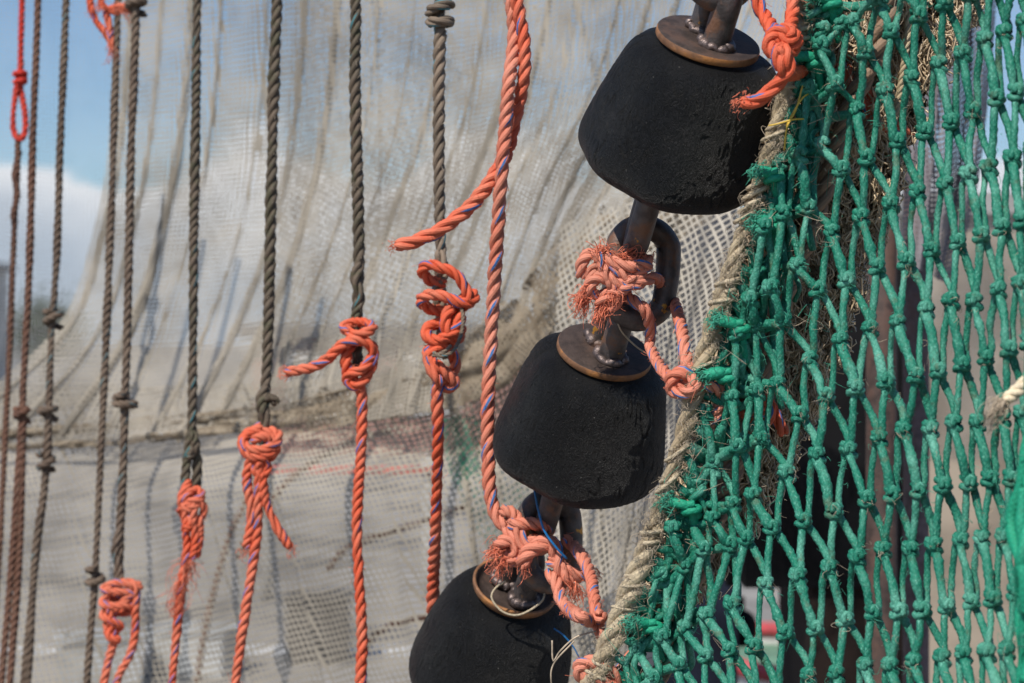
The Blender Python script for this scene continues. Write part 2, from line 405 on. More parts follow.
cam = bpy.data.cameras.new('camera'); co = bpy.data.objects.new('camera', cam); COL.objects.link(co)
co.location = (0, 0, CAMZ); co.rotation_euler = (PI / 2, 0, 0)
cam.lens = 70; cam.sensor_width = 36; cam.clip_start = .05; cam.clip_end = 3000
cam.dof.use_dof = True; cam.dof.focus_distance = 2.34; cam.dof.aperture_fstop = 5.0; cam.dof.aperture_blades = 0
SC.camera = co

# ------------------------------------------------------------------ bobbins, chain links
AX = np.array([.215, -.50, .836]); AX /= np.linalg.norm(AX)
def local(o, a, x_hint):
    """matrix columns: x, y, z=a"""
    a = a / np.linalg.norm(a); x = np.array(x_hint, float); x -= a * (x @ a); x /= np.linalg.norm(x); y = np.cross(a, x)
    return lambda L: o + L[..., 0:1] * x + L[..., 1:2] * y + L[..., 2:3] * a
def lathe(prof, n=64):
    prof = np.array(prof, float); a = np.arange(n) / n * 2 * PI
    return np.stack([prof[:, 0:1] * np.cos(a), prof[:, 0:1] * np.sin(a), np.repeat(prof[:, 1:2], n, 1)], -1)

def torus_path(mb, T, cx, rx, rz, r, n=72, ns=16, power=1.0):
    """closed link ring in its local x-z plane"""
    a = np.arange(n) / n * 2 * PI
    s = rz - rx
    P = np.stack([rx * np.cos(a), 0 * a, rx * np.sin(a) + np.clip(np.sin(a) * 3, -1, 1) * s], -1)
    Tn = np.roll(P, -1, 0) - np.roll(P, 1, 0); Tn /= np.linalg.norm(Tn, axis=1, keepdims=True)
    Y = np.tile(np.array([0, 1.0, 0]), (n, 1)); X = np.cross(Tn, Y)
    b_ = np.arange(ns) / ns * 2 * PI
    wob = 1 + .025 * np.sin(3 * a + 1) + .02 * np.sin(7 * a)
    G = P[:, None] + (r * wob)[:, None, None] * (np.cos(b_)[None, :, None] * X[:, None] + np.sin(b_)[None, :, None] * Y[:, None])
    mb.grid(T(G), wrap=True, wrap2=True)

def bobbin(pxy, D, label, ax=AX, dished=False, eye_rot=(1, .25), seed=1, low=True):
    o = at(pxy[0], pxy[1], D)
    T = local(o, ax, (1, 0, .2))
    root = empty('rubber_bobbin', T(np.array([0, 0, -.165])))
    tag(root, label, 'bobbin', 'rubber bobbins on the chain')
    # rubber body: tapered drum with rounded shoulders, chipped surface
    ctrl = [(.030, -.001), (.058, -.001), (.068, -.003), (.0785, -.010), (.0865, -.023), (.0935, -.045), (.1000, -.072), (.1055, -.098), (.1095, -.120), (.1112, -.134),
            (.1100, -.146), (.1055, -.155), (.097, -.162), (.082, -.1655), (.06, -.166), (.03, -.166)]
    t = np.linspace(0, len(ctrl) - 1, 230); pr = crom(np.array(ctrl), t)
    G = lathe(pr, 420)
    rs = np.random.default_rng(seed)
    a = np.arange(420) / 420 * 2 * PI
    bump = sum(rs.normal() * .0008 * np.sin(k * a[None] + rs.uniform(0, 6) + pr[:, 1:2] * rs.uniform(-40, 40)) for k in range(1, 9))
    fine = np.zeros((230, 420)); so_ = Vector((seed * 3.1, seed * 1.7, 0))
    for i in range(230):
        for j in range(420):
            q = Vector((G[i, j, 0], G[i, j, 1], G[i, j, 2] * .4))
            n1 = bnoise.noise(q * 95 + so_); n2 = bnoise.noise(q * 240 + so_); n3 = bnoise.noise(Vector((q.x, q.y, q.z * 3)) * 40 - so_)
            fine[i, j] = .0003 * n2 + .0003 * n3 - .0016 * max(0, .16 - abs(n1)) / .16 * max(0, .25 + n3 * 1.4)
    for _ in range(26):        # chips out of the shoulder and the rim
        zc = rs.choice([-.012, -.148, -.03, -.1]) + rs.normal() * .012; ac = rs.uniform(0, 2 * PI)
        dz = (pr[:, 1:2] - zc) / rs.uniform(.003, .010); da = (np.angle(np.exp(1j * (a[None] - ac)))) / rs.uniform(.03, .12)
        bump = bump - rs.uniform(.0006, .0022) * np.exp(-dz**2 - da**2)
    k = 1 + (bump + fine) / np.maximum(pr[:, 0:1], .03)
    G[..., 0] *= k; G[..., 1] *= k
    MB().grid(T(G[:, ::-1]), wrap=True).build('rubber_body', M['rubber'], root)
    # steel washer
    mb = MB()
    if dished:
        pr = [(.002, .006), (.020, .006), (.036, .006), (.047, .009), (.0535, .0185), (.0565, .0195), (.0580, .0175), (.056, .010), (.050, .0035), (.040, .001), (.002, .001)]
        mi_split = 4
        t = np.linspace(0, len(pr) - 1, 44); q = crom(np.array(pr), t)
    else:
        pr = [(.002, .0125), (.03, .0125), (.0575, .0125), (.0592, .0118), (.0600, .010), (.0600, .0045), (.0590, .003), (.002, .003)]
        mi_split = 2.4
        q = np.array(pr); t = np.arange(len(pr), dtype=float)
    G = T(lathe(q, 72)[:, ::-1])
    ks = int(np.searchsorted(t, mi_split))
    mb.grid(G[:ks + 1], wrap=True, mi=0); mb.grid(G[ks:], wrap=True, mi=1)
    mb.build('steel_washer', [M['plate'], M['rim']], root)
    # welded eye on top
    ex = np.array([eye_rot[0] * .3, eye_rot[1]]); ex = np.array(eye_rot, float); ex /= np.linalg.norm(ex)
    r = .0158; h = .080; s = .021
    def U(z0, zs, sgn, s=s, r=r, off=0, e2=ex):
        pts = []
        for (u, z) in ((-s, z0), (-s, z0 + sgn * zs * .45), (-s, z0 + sgn * (zs - s)), (-s * .7, z0 + sgn * (zs - s * .3)), (0, z0 + sgn * zs), (s * .7, z0 + sgn * (zs - s * .3)), (s, z0 + sgn * (zs - s)), (s, z0 + sgn * zs * .45), (s, z0)):
            pts.append([u * e2[0] + off, u * e2[1], z])
        return T(np.array(pts))
    mb = MB(); tube(mb, U(.006, h, 1), r, ns=18, ds=.003)
    eye = mb.build('steel_eye', M['steel'], root)
    for u in (-s, s):
        n = 30; a2 = np.arange(n) / n * 2 * PI
        P = np.stack([u * ex[0] + (r + .001) * np.cos(a2), u * ex[1] + (r + .001) * np.sin(a2), np.full(n, .0145) + .0015 * rs.normal(size=n)], -1)
        mb = MB(); tube(mb, T(np.concatenate([P, P[:1]])), .0052 * (1 + .3 * rs.normal(size=22)).clip(.6, 1.5), ns=8, ds=.002)
        mb.build('weld_bead', M['weld'], eye)
    if low:
        mb = MB(); tube(mb, U(-.150, .112, -1, s=.018, off=-.016, e2=(-.2, -1)), .0145, ns=18, ds=.003)
        mb.build('lower_eye', M['steel'], root)
    return root

bobbin((706, 47), 2.245, 'topmost black rubber bobbin, partly hidden by the green net, flat brown washer on top', AX, eye_rot=(.17, -1), seed=3)
bobbin((603, 357), 2.465, 'middle black rubber bobbin hanging between the two chain rings', np.array([.205, -.5, .83]), eye_rot=(.16, -1), seed=5)
bobbin((512, 596), 2.665, 'lowest black rubber bobbin with a dished rusty washer, cut by the bottom edge', np.array([.235, -.5, .82]), dished=True, eye_rot=(.55, -1), seed=9)

def link(c, D, rx, rz, r, label, lean=.0, yaw=.1):
    o = at(c[0], c[1], D)
    a = np.array([math.sin(lean), .0, math.cos(lean)])
    T = local(o, a, (math.cos(yaw), math.sin(yaw), 0))
    mb = MB(); torus_path(mb, T, 0, rx, rz, r)
    return tag(mb.build('chain_ring', M['steel'], None), label, 'chain ring', 'steel rings of the bobbin chain')
link((722, -46), 2.20, .032, .050, .0145, 'steel chain ring above the topmost bobbin, cut by the top edge', .12, .3)
link((641, 273), 2.405, .0325, .0560, .0146, 'steel chain ring hanging under the topmost bobbin, frayed orange twine tied on it', .10, .12)
link((549, 541), 2.600, .0315, .0545, .0146, 'steel chain ring wrapped in orange twine above the lowest bobbin', -.02, .35)

# ------------------------------------------------------------------ brown ropes on the left and the twine tied to them
def hang(name, paths, R, m, label, cat, group=None, knots=(), extra=None, D=3.0, frays=()):
    mb = MB()
    R *= .90
    for i, p in enumerate(paths): rope(mb, px(p, D), R, ph=i * 1.3, wear=.07, hair=1 if R > .004 else None)
    for (x, y, wpx, turns) in knots:
        a = np.linspace(0, 2 * PI * turns, int(12 * turns)); s = wpx / F * D
        c = at(x, y, D)
        P = c + np.stack([s * .62 * np.cos(a), s * .62 * np.sin(a), np.linspace(-.55, .55, len(a)) * s + .28 * s * np.cos(a * .5 + x)], 1)
        rope(mb, P, R * .9)
    for (x, y, d, n, L) in frays: fray(mb, at(x, y, D), d, n, L, .55, .0006, 1, R)
    o = mb.build(name, [m, M['fuzz']], None)
    return tag(o, label, cat, group)

GB = 'dark ropes hanging on the left'
# leftmost three: far, blurred
hang('brown_rope', [[(19, 134, 6), (18, 142, 0), (17, 180), (15, 215), (13, 260), (10, 342), (5, 440), (0, 540), (-6, 640), (-10, 720)],
                    [(19, 150, -6), (15, 175, 4), (18, 195, 5), (14, 215, 5), (15, 228, -2)]], .0062, M['rusty'],
     'thin dark brown rope hooked into the red loop at the far left', 'rope', GB, D=3.6)
hang('red_twine', [[(22, -60), (22, 0), (21, 40), (20, 74), (17, 90, 4), (14, 112, 4), (14, 130, 2), (19, 139, 5), (25, 134, 2), (25, 112, 0), (21, 92, -2), (20, 72, -3), (21, 62, -3)]], .0062, M['red'],
     'red twine ending in a knotted loop, at the far left', 'twine', None, [(20, 78, 8, 2.2)], D=3.6)
hang('brown_rope', [[(39, -60), (38, 0), (36, 60), (33, 130), (31, 210), (28, 300), (24, 370), (22, 415), (18, 480), (12, 560), (5, 640), (-2, 720)],
                    [(26, 405, 4), (23, 430), (22, 480), (19, 560), (13, 640), (7, 720)]], .0072, M['rusty'],
     'rust brown rope that splits in two at a small knot near the left edge', 'rope', GB, [(22, 414, 10, 1.7)], D=3.52)
hang('brown_rope', [[(67, -60), (66, 0), (63, 80), (60, 150), (57, 250), (53, 312), (51, 342), (49, 405), (47, 455), (43, 500), (37, 545), (29, 630), (20, 720)],
                    [(42, 505, 4), (37, 545, 7), (33, 600, 5), (30, 650), (25, 720)]], .0072, M['brown'],
     'dark rope with three small knots down its length, third from the left', 'rope', GB, [(53, 318, 12, 1.7), (48, 412, 12, 1.7), (46, 462, 11, 1.7)], D=3.46)
hang('brown_rope', [[(119, -60), (118, 0), (115, 90), (112, 190), (110, 240), (106, 342), (101, 450), (95, 577), (90, 640), (84, 720)]], .0070, M['brown'],
     'dark brown rope with one small knot low down, behind the orange tuft', 'rope', GB, [(95, 577, 12, 1.8)], D=3.38)
hang('brown_rope', [[(137, -60), (136, 0), (134, 80), (131, 150), (129, 250), (127, 342), (125, 402), (123, 470), (120, 530), (118, 580), (117, 600)],
                    [(121, 528, 2), (116, 550, 6), (121, 572, 6), (117, 590, 2)]], .0078, M['brown'],
     'brown laid rope with a bulky knot halfway, ending in coiled orange twine', 'rope', GB, [(125, 402, 15, 1.8), (136, 6, 13, 1.6)], D=3.28)
hang('brown_rope', [[(198, -60), (197, 0), (196, 100), (194, 220), (193, 342), (192, 420), (190, 440, 3), (187, 462, 5), (186, 482, 5), (190, 494, 2), (196, 484, -2), (197, 462, -3), (194, 442, -4), (193, 425, -3)],
                    [(192, 430, 8), (196, 445, 8), (188, 460, 9)]], .0085, M['dark'],
     'dark laid rope with an eye at its end, orange twine tied into the eye', 'rope', GB, D=3.14)
hang('brown_rope', [[(278, -60), (277, 0), (274, 80), (272, 160), (270, 250), (268, 342), (265, 395), (263, 420), (262, 445)],
                    [(267, 385, 2), (262, 402, 8), (266, 420, 8), (262, 440, 4)], [(262, 398, 9), (272, 398, 6), (279, 404, 3)]], .0092, M['dark'],
     'dark laid rope with a short stub sticking out just above its orange knot', 'rope', GB, D=3.0)
hang('brown_rope', [[(356, -60), (356, 0), (355, 70), (356, 130), (358, 200), (359, 262), (358, 290), (357, 318), (357, 345), (358, 372)],
                    [(360, 262, 3), (356, 280, 8), (361, 298, 8), (356, 318, 6), (360, 345, 2)]], .0092, M['dark'],
     'brown and green laid rope with a thicker spliced end, next to the tan rope', 'rope', GB, D=2.84)
hang('tan_rope', [[(441, -60), (440, 0), (440, 30), (439, 90), (439, 160), (440, 220), (441, 255), (440, 275), (441, 310), (444, 350), (452, 345, -6), (459, 320, -8)],
                  [(438, 250, 6), (444, 270, 8), (438, 292, 5), (442, 315, 3), (446, 360, 0)]], .0092, M['tan'],
     'weathered tan rope with a thick double knot near the top edge, nearest the chain', 'rope', GB, [(440, 17, 16, 2.1)], D=2.70)

def tied(paths, R, label, m='orange', D=3.0, frays=(), name='orange_twine', group='orange twines tied to the dark ropes', extra=()):
    mb = MB()
    for i, p in enumerate(paths):
        rope(mb, px(p, D), R * .94, ph=i * 2.1 + len(p), wear=.06, hair=1)
    for (x, y, f, d, n, L) in frays: fray(mb, px([(x, y, f)], D)[0], d, n, L, .55, .0006, 1, R)
    return tag(mb.build(name, [M[m], M['ofuzz']], None), label, 'twine', group)

# tuft at the top left
tied([[(90, -8), (91, 8), (98, 24), (106, 33), (112, 45)], [(105, 10), (110, 28), (112, 48)], [(101, -6), (103, 6), (114, 12), (124, 8), (133, 11)], [(104, 12), (116, 7), (130, 6)]], .0062,
     'frayed orange twine with a loose loop, tied to two dark ropes at the top left', D=3.3, frays=[(112, 47, 2, (0, 0, -1), 25, .02), (106, 8, 6, (-1, 0, .2), 25, .03), (118, 10, 6, (1, 0, .1), 40, .03)], group='orange twines tied to the dark ropes')
# coil under the knot-rope
c5 = [(112, 612, 4), (120, 606, 10), (136, 590, 4), (138, 586, -8), (124, 583, -12), (107, 586, -6), (104, 589, 6), (116, 590, 12), (132, 592, 10), (137, 598, 0), (124, 600, -12), (106, 599, -8), (103, 603, 5), (114, 605, 12), (128, 605, 9),
      (134, 610, -2), (120, 614, -11), (105, 611, -6), (104, 616, 6), (114, 620, 11), (121, 626, 4), (112, 632, -6), (107, 622, -4), (110, 636, 7), (122, 640, 5)]
c5b = [(106, 604, 2), (112, 584, 10), (128, 583, 12), (137, 590, 8), (136, 610, 4), (135, 632), (130, 655), (118, 678), (110, 715)]
c5c = [(110, 606, 10), (113, 622, 6), (114, 640), (108, 662), (103, 690), (101, 720)]
tied([c5, c5b, c5c], .0072, 'orange twine coiled around the end of a brown rope, two strands leaving downward', D=3.26)
# under the eyed rope
tied([[(190, 480, -4), (184, 492, 6), (182, 503, 6), (190, 508, 10), (201, 503, 6), (204, 512, 0), (196, 520, -6), (183, 515, -6), (181, 508, 4), (192, 501, 10), (202, 497, 6), (198, 490, -4), (188, 494, 8), (186, 508, 8), (186, 530, 4), (187, 545), (185, 565), (181, 590), (178, 620), (174, 660), (170, 715)],
      [(188, 515, 8), (192, 524, 9), (184, 530, 6)], [(196, 500, 9), (194, 520, 8), (196, 540, 6), (193, 560, 6)], [(200, 515, 4), (200, 540, 2), (196, 558, 3)]], .0072,
     'orange twine knotted to the eye of a dark rope, frayed tuft halfway down', D=3.12,
     frays=[(190, 562, 4, (-.35, 0, -1), 40, .04), (182, 582, 4, (-.3, 0, -1), 40, .036), (177, 604, 3, (-.5, 0, -1), 30, .016)])
# next
tied([[(262, 425, -12), (250, 433, -8), (243, 440, 4), (250, 448, 12), (266, 449, 14), (277, 442, 6), (276, 434, -6), (262, 431, -12), (247, 434, -6), (243, 446, 6), (252, 456, 12), (268, 455, 12), (277, 448, 4), (270, 458, -6), (256, 462, -2), (256, 470, 8), (264, 476, 8), (268, 466, 4), (260, 462, 10), (259, 480, 6), (258, 510, 3), (257, 530), (252, 570), (244, 620), (237, 670), (230, 720)],
      [(252, 442, 10), (262, 436, 14), (272, 440, 8), (262, 455, 14)], [(262, 470, 8), (266, 500, 5), (276, 525, 3), (291, 549, 0)], [(254, 450, 8), (247, 478, 4), (251, 505, 3), (250, 530, 2), (246, 549, 0)]], .0078,
     'orange twine with a big loose knot and two cut tails spread like legs', D=2.98, frays=[(292, 551, 0, (.5, 0, -1), 18, .007), (246, 550, 0, (0, 0, -1), 18, .008)])
# with the horizontal tail
tied([[(284, 373, 0), (298, 370, 2), (316, 366, 4), (332, 355, 8), (344, 344, 12), (356, 340, 14), (370, 345, 8), (374, 358, 2), (370, 372, 4), (362, 382, 8), (354, 386, 8), (347, 380, 6), (352, 373, 12), (362, 370, 14), (369, 362, 8), (374, 350, -6), (362, 340, -12), (350, 345, -8), (346, 360, 2), (348, 374, 0), (358, 384, 2), (362, 400), (361, 450), (357, 520), (359, 580), (362, 630), (361, 680), (360, 725)],
      [(346, 332, 2), (356, 335, 12), (368, 332, 10), (373, 327, 0), (366, 323, -9), (352, 322, -9), (343, 328, 0), (352, 332, 11)]], .0083,
     'orange twine with its tail sticking out straight to the left from the knot', D=2.82, frays=[(284, 373, 0, (-1, 0, -.05), 25, .008)])
# on the tan rope
k9 = [(447, 283, -12), (430, 280, -10), (422, 271, 0), (428, 265, 10), (442, 268, 14), (455, 274, 14), (464, 286, 12), (468, 300, 10), (458, 310, -4), (440, 311, -11), (425, 306, -9), (421, 299, 2), (430, 295, 12), (446, 297, 15), (460, 303, 15), (472, 302, 8), (474, 294, -2), (464, 298, -6), (452, 308, 8), (446, 318, 16), (447, 330, 18), (456, 340, 10), (461, 330, -4), (450, 322, -11), (432, 325, -10), (426, 333, 4), (434, 340, 14), (448, 337, 18), (458, 326, 14), (461, 315, 4), (452, 330, -10), (436, 346, -8), (428, 352, 6), (434, 362, 14), (446, 372, 14), (455, 382, 6), (448, 388, -2), (438, 380, -4), (431, 366, 6), (434, 350, 14), (444, 346, 12), (454, 356, 4), (453, 372, -4), (440, 382, 0), (437, 396), (438, 430, 0, 2.69), (437, 480, 0, 2.72), (435, 540, 0, 2.76), (433, 585, 0, 2.80), (432, 640, 0, 2.83), (431, 720, 0, 2.85)]
tied([k9, [(430, 345, 8), (430, 360, 12), (436, 376, 14), (444, 384, 8)]], .0085, 'orange twine wound in a long open knot around the weathered tan rope', 'orange', D=2.68)
tag(hang('tan_string', [[(433, 352, 14), (442, 356, 17), (454, 350, 14), (461, 335, 8), (463, 318, 2), (460, 300, -6)], [(432, 356, 14), (444, 352, 17), (452, 345, 14)]], .0028, M['tan'], 'thin tan string tied around the long open orange knot', 'string', None, D=2.665))

# the doubled orange rope
mb = MB()
A10 = px([(516, -70, 0, 2.56), (517, 0, 0, 2.56), (524, 40, 0, 2.56), (524, 75, 0, 2.56), (516, 115, -4, 2.57), (509, 145, -4, 2.57), (497, 172, 8, 2.57), (475, 202, 14, 2.57), (445, 228, 18, 2.57), (415, 242, 18, 2.57), (395, 247, 18, 2.57)])
B10 = px([(510, -70, 2, 2.57), (512, 0, 0, 2.57), (514, 40, 4, 2.57), (509, 85, 8, 2.56), (505, 130, 10, 2.56), (502, 170, 10, 2.56), (497, 240, 6, 2.57), (492, 320, 0, 2.58), (488, 400, 0, 2.58), (488, 450, 0, 2.58), (490, 490, 4, 2.58), (496, 515, 10, 2.58), (508, 528, 18, 2.58)])
rope(mb, A10, .0090, mi=0, hair=2); rope(mb, B10, .0088, mi=1, ph=1, hair=2)
fray(mb, A10[-1], (-1, 0, -.1), 30, .006, .5, .0005, 2, .009)
tag(mb.build('orange_rope', [M['orange'], M['faded'], M['ofuzz']], None), 'long doubled orange rope with blue flecks, one cut end pointing left', 'rope')

# ------------------------------------------------------------------ twine lashings on the chain rings
def lash(paths, R, label, frays=(), m='orange', group='orange twine lashings on the chain'):
    mb = MB()
    for i, p in enumerate(paths): rope(mb, px([(q[0], q[1], q[2], RDs(q[1], q[3])) for q in p]), R * (p[0][4] if len(p[0]) > 4 else 1), ph=i * 1.7, wear=.07, hair=1)
    for (x, y, f, D, d, n, L, sp) in frays: fray(mb, px([(x, y, f, RDs(y, D))])[0], d, n, L, sp, .0006, 1, R)
    return tag(mb.build('twine_lashing', [M[m], M['ofuzz']], None), label, 'lashing', group)
d = 2.245
lash([[(752, -40, 0, 2.30), (757, 0, 0, 2.29), (766, 18, 0, 2.28), (775, 34, 4, d), (785, 42, 12, d), (792, 36, 14, d), (784, 31, 10, d), (772, 36, 8, d), (768, 46, 10, d), (772, 56, 14, d), (780, 52, 20, d), (784, 62, 22, d), (786, 72, 20, d), (777, 84, 16, d), (764, 97, 14, d), (750, 104, 14, d), (738, 104, 14, d)],
      [(797, -40, -10, 2.30), (794, 0, -6, 2.28), (792, 18, -2, 2.27), (790, 34, 4, d), (796, 42, 6, d), (790, 52, 10, d), (778, 50, 16, d), (776, 60, 20, d), (782, 74, 18, d), (794, 74, 4, 2.28), (806, 68, -14, 2.31), (820, 62, -25, 2.38), (836, 58, -25, 2.335), (848, 74, -20, 2.335), (858, 90, -22, 2.335)],
      [(835, 76, -22, 2.335), (850, 82, -14, 2.335), (866, 86, -16, 2.335), (874, 98, -20, 2.335), (870, 112, -16, 2.335), (884, 122, -20, 2.335), (900, 126, -24, 2.335), (914, 132, -26, 2.335)], [(846, 60, -16, 2.335), (850, 80, -8, 2.335), (862, 100, -10, 2.335), (876, 112, -14, 2.335)]],
     .0078, 'orange twine lashing knotted beside the topmost bobbin, cut end across the rubber', [(737, 104, 14, d, (-1, 0, 0), 26, .007, .6), (742, 98, 20, d, (0, -.3, 1), 10, .008, .5)])
d = 2.385
lash([[(625, 300, 8, d), (612, 292, 16, d), (596, 296, 22, d), (588, 286, 26, d), (592, 270, 28, d), (603, 266, 30, d), (616, 272, 34, d), (630, 280, 32, d), (642, 272, 26, d), (647, 262, 18, d), (640, 258, 6, d), (626, 268, -8, d), (620, 285, -6, d), (632, 300, 10, d), (644, 310, 18, d), (650, 330, 6, 2.39), (650, 345, 0, 2.39), (657, 362, 0, 2.36), (666, 374, 6, 2.33), (676, 384, 12, 2.32), (688, 386, 14, 2.32), (700, 384, 12, 2.31), (716, 388, 4, 2.31), (722, 396, -6, 2.31), (718, 412, -4, 2.31), (708, 428, -4, 2.31)],
      [(580, 280, 22, d), (582, 262, 26, d), (592, 254, 28, d), (600, 262, 34, d), (606, 278, 36, d), (622, 286, 32, d), (638, 284, 30, d), (654, 278, 8, d), (664, 286, -12, 2.40), (674, 300, -10, 2.40), (680, 322, 0, 2.37), (684, 345, 4, 2.34), (686, 362, 6, 2.33), (688, 374, 14, 2.32), (680, 372, 18, 2.32), (670, 378, 16, 2.32), (672, 390, 14, 2.32), (686, 392, 18, 2.31), (694, 384, 20, 2.31), (690, 374, 10, 2.31)],
      [(588, 300, 24, d), (590, 284, 30, d), (600, 278, 34, d), (612, 288, 34, d), (616, 302, 28, d), (606, 310, 24, d)], [(604, 256, 26, d), (610, 262, 34, d), (626, 268, 36, d), (640, 266, 30, d), (648, 270, 20, d)],
      [(596, 308, 20, d), (606, 296, 30, d), (622, 290, 34, d), (634, 276, 34, d)]],
     .0074, 'frayed orange twine lashing bunched on the ring between topmost and middle bobbins', m='faded',
     frays=[(588, 292, 26, d, (-1, -.2, -.2), 70, .018, .55), (602, 308, 24, d, (-.4, -.1, -1), 70, .018, .55), (598, 256, 30, d, (.5, -.3, .7), 60, .022, .6), (622, 258, 28, d, (.8, -.2, .5), 40, .022, .5), (646, 262, 18, d, (.3, 0, .8), 30, .01, .6), (584, 300, 24, d, (-.8, 0, -.6), 70, .018, .6), (612, 296, 30, d, (0, -1, -.2), 60, .016, .8)])
d = 2.575
lash([[(508, 524, 18, d), (518, 522, 24, d), (532, 522, 24, d), (545, 525, 14, d), (549, 531, -8, d), (536, 532, -14, d), (516, 522, -8, d), (506, 524, 6, d), (511, 534, 20, d), (526, 540, 26, d), (541, 539, 20, d), (549, 545, 0, d), (538, 550, -12, d), (516, 546, -8, d), (507, 548, 8, d), (513, 558, 20, d), (522, 560, 24, d)],
      [(500, 512, 8, d), (508, 510, 12, d), (516, 516, 16, d), (518, 528, 24, d), (524, 542, 28, d), (534, 548, 28, d)],
      [(522, 566, 30, d, 1.25), (526, 552, 34, d, 1.25), (538, 542, 36, d, 1.25), (550, 540, 34, d, 1.25), (556, 552, 34, d, 1.25), (560, 566, 36, d, 1.25), (570, 580, 34, d, 1.25)],
      [(548, 570, 22, d), (556, 580, 20, 2.55), (560, 596, 10, 2.52), (568, 608, 6, 2.47), (580, 616, 4, 2.335), (592, 620, 6, 2.38), (602, 614, 10, 2.36)],
      [(562, 536, 12, d), (572, 544, 14, d), (582, 556, 14, 2.52), (590, 574, 10, 2.46), (594, 598, 6, 2.40), (598, 622, 4, 2.37), (604, 644, -4, 2.36)],
      [(496, 548, 18, d), (502, 540, 24, d), (512, 540, 26, d), (516, 552, 26, d), (508, 562, 24, d)], [(546, 556, 34, d), (566, 566, 36, d), (580, 574, 30, d), (588, 572, 16, d)]],
     .0082, 'orange twine lashing wound on the ring above the lowest bobbin, with fluffy cut ends', m='faded',
     frays=[(500, 548, 22, d, (-1, -.2, .1), 75, .022, .6), (504, 558, 22, d, (-.5, -.2, -1), 60, .018, .5), (524, 562, 32, d, (0, -.3, -1), 25, .012, .45), (572, 582, 32, d, (.4, -.1, -1), 60, .022, .5), (588, 570, 16, d, (1, 0, -.3), 30, .016, .5), (564, 572, 34, d, (.4, -.3, -1), 30, .018, .6)])
lash([[(630, 700, -6, 2.36), (606, 690, 10, 2.34), (584, 676, 20, 2.33), (578, 664, 22, 2.33), (590, 658, 26, 2.33), (606, 664, 26, 2.33), (618, 676, 20, 2.33), (628, 690, 10, 2.33)],
      [(580, 672, 10, 2.33), (594, 672, 28, 2.33), (610, 682, 26, 2.33), (622, 695, 16, 2.33)], [(596, 652, 14, 2.34), (604, 660, 22, 2.34), (616, 672, 14, 2.34), (640, 650, -18, 2.36), (654, 628, -24, 2.38), (662, 610, -24, 2.38)]],
     .0082, 'orange twine knotted around the foot of the beige edge rope at the bottom', m='faded')

# loose bits of string on the steel
def string(paths, r, m, label, name='loose_string'):
    mb = MB()
    for p in paths: tube(mb, px(p), r, ns=6, ds=.004)
    return tag(mb.build(name, m, None), label, 'string')
string([[(534, 488, 36, 2.56), (538, 508, 38, 2.56), (544, 528, 40, 2.56), (556, 545, 38, 2.56), (566, 556, 30, 2.56)]], .0016, M['bluetw'], 'thin blue yarn crossing the ring above the lowest bobbin')
string([[(545, 585, 20, 2.62), (541, 598, 36, 2.62), (520, 610, 44, 2.62), (503, 607, 46, 2.62), (492, 594, 44, 2.62), (496, 584, 40, 2.62), (506, 578, 36, 2.62)]], .0014, M['beige_twine'], 'tan string looped round the steel eye of the lowest bobbin')
string([[(607, 310, 38, 2.44), (614, 318, 40, 2.44), (620, 332, 40, 2.44), (634, 346, 34, 2.45), (646, 354, 30, 2.45)]], .0011, M['beige_twine'], 'thin pale string hanging over the washer of the middle bobbin')
string([[(552, 640, 4, 2.35), (553, 660, 8, 2.35), (560, 650, 8, 2.35), (576, 636, 8, 2.35), (596, 630, 8, 2.35)], [(556, 700, 4, 2.35), (551, 680, 8, 2.35), (554, 662, 8, 2.35), (574, 640, 8, 2.35)]], .0011, M['fuzz'], 'curled straw coloured strand beside the lowest bobbin')
string([[(553, 622, 60, 2.68), (562, 628, 64, 2.68), (572, 640, 60, 2.68), (578, 652, 52, 2.68)]], .0011, M['bluetw'], 'thin blue yarn lying on the rubber of the lowest bobbin')

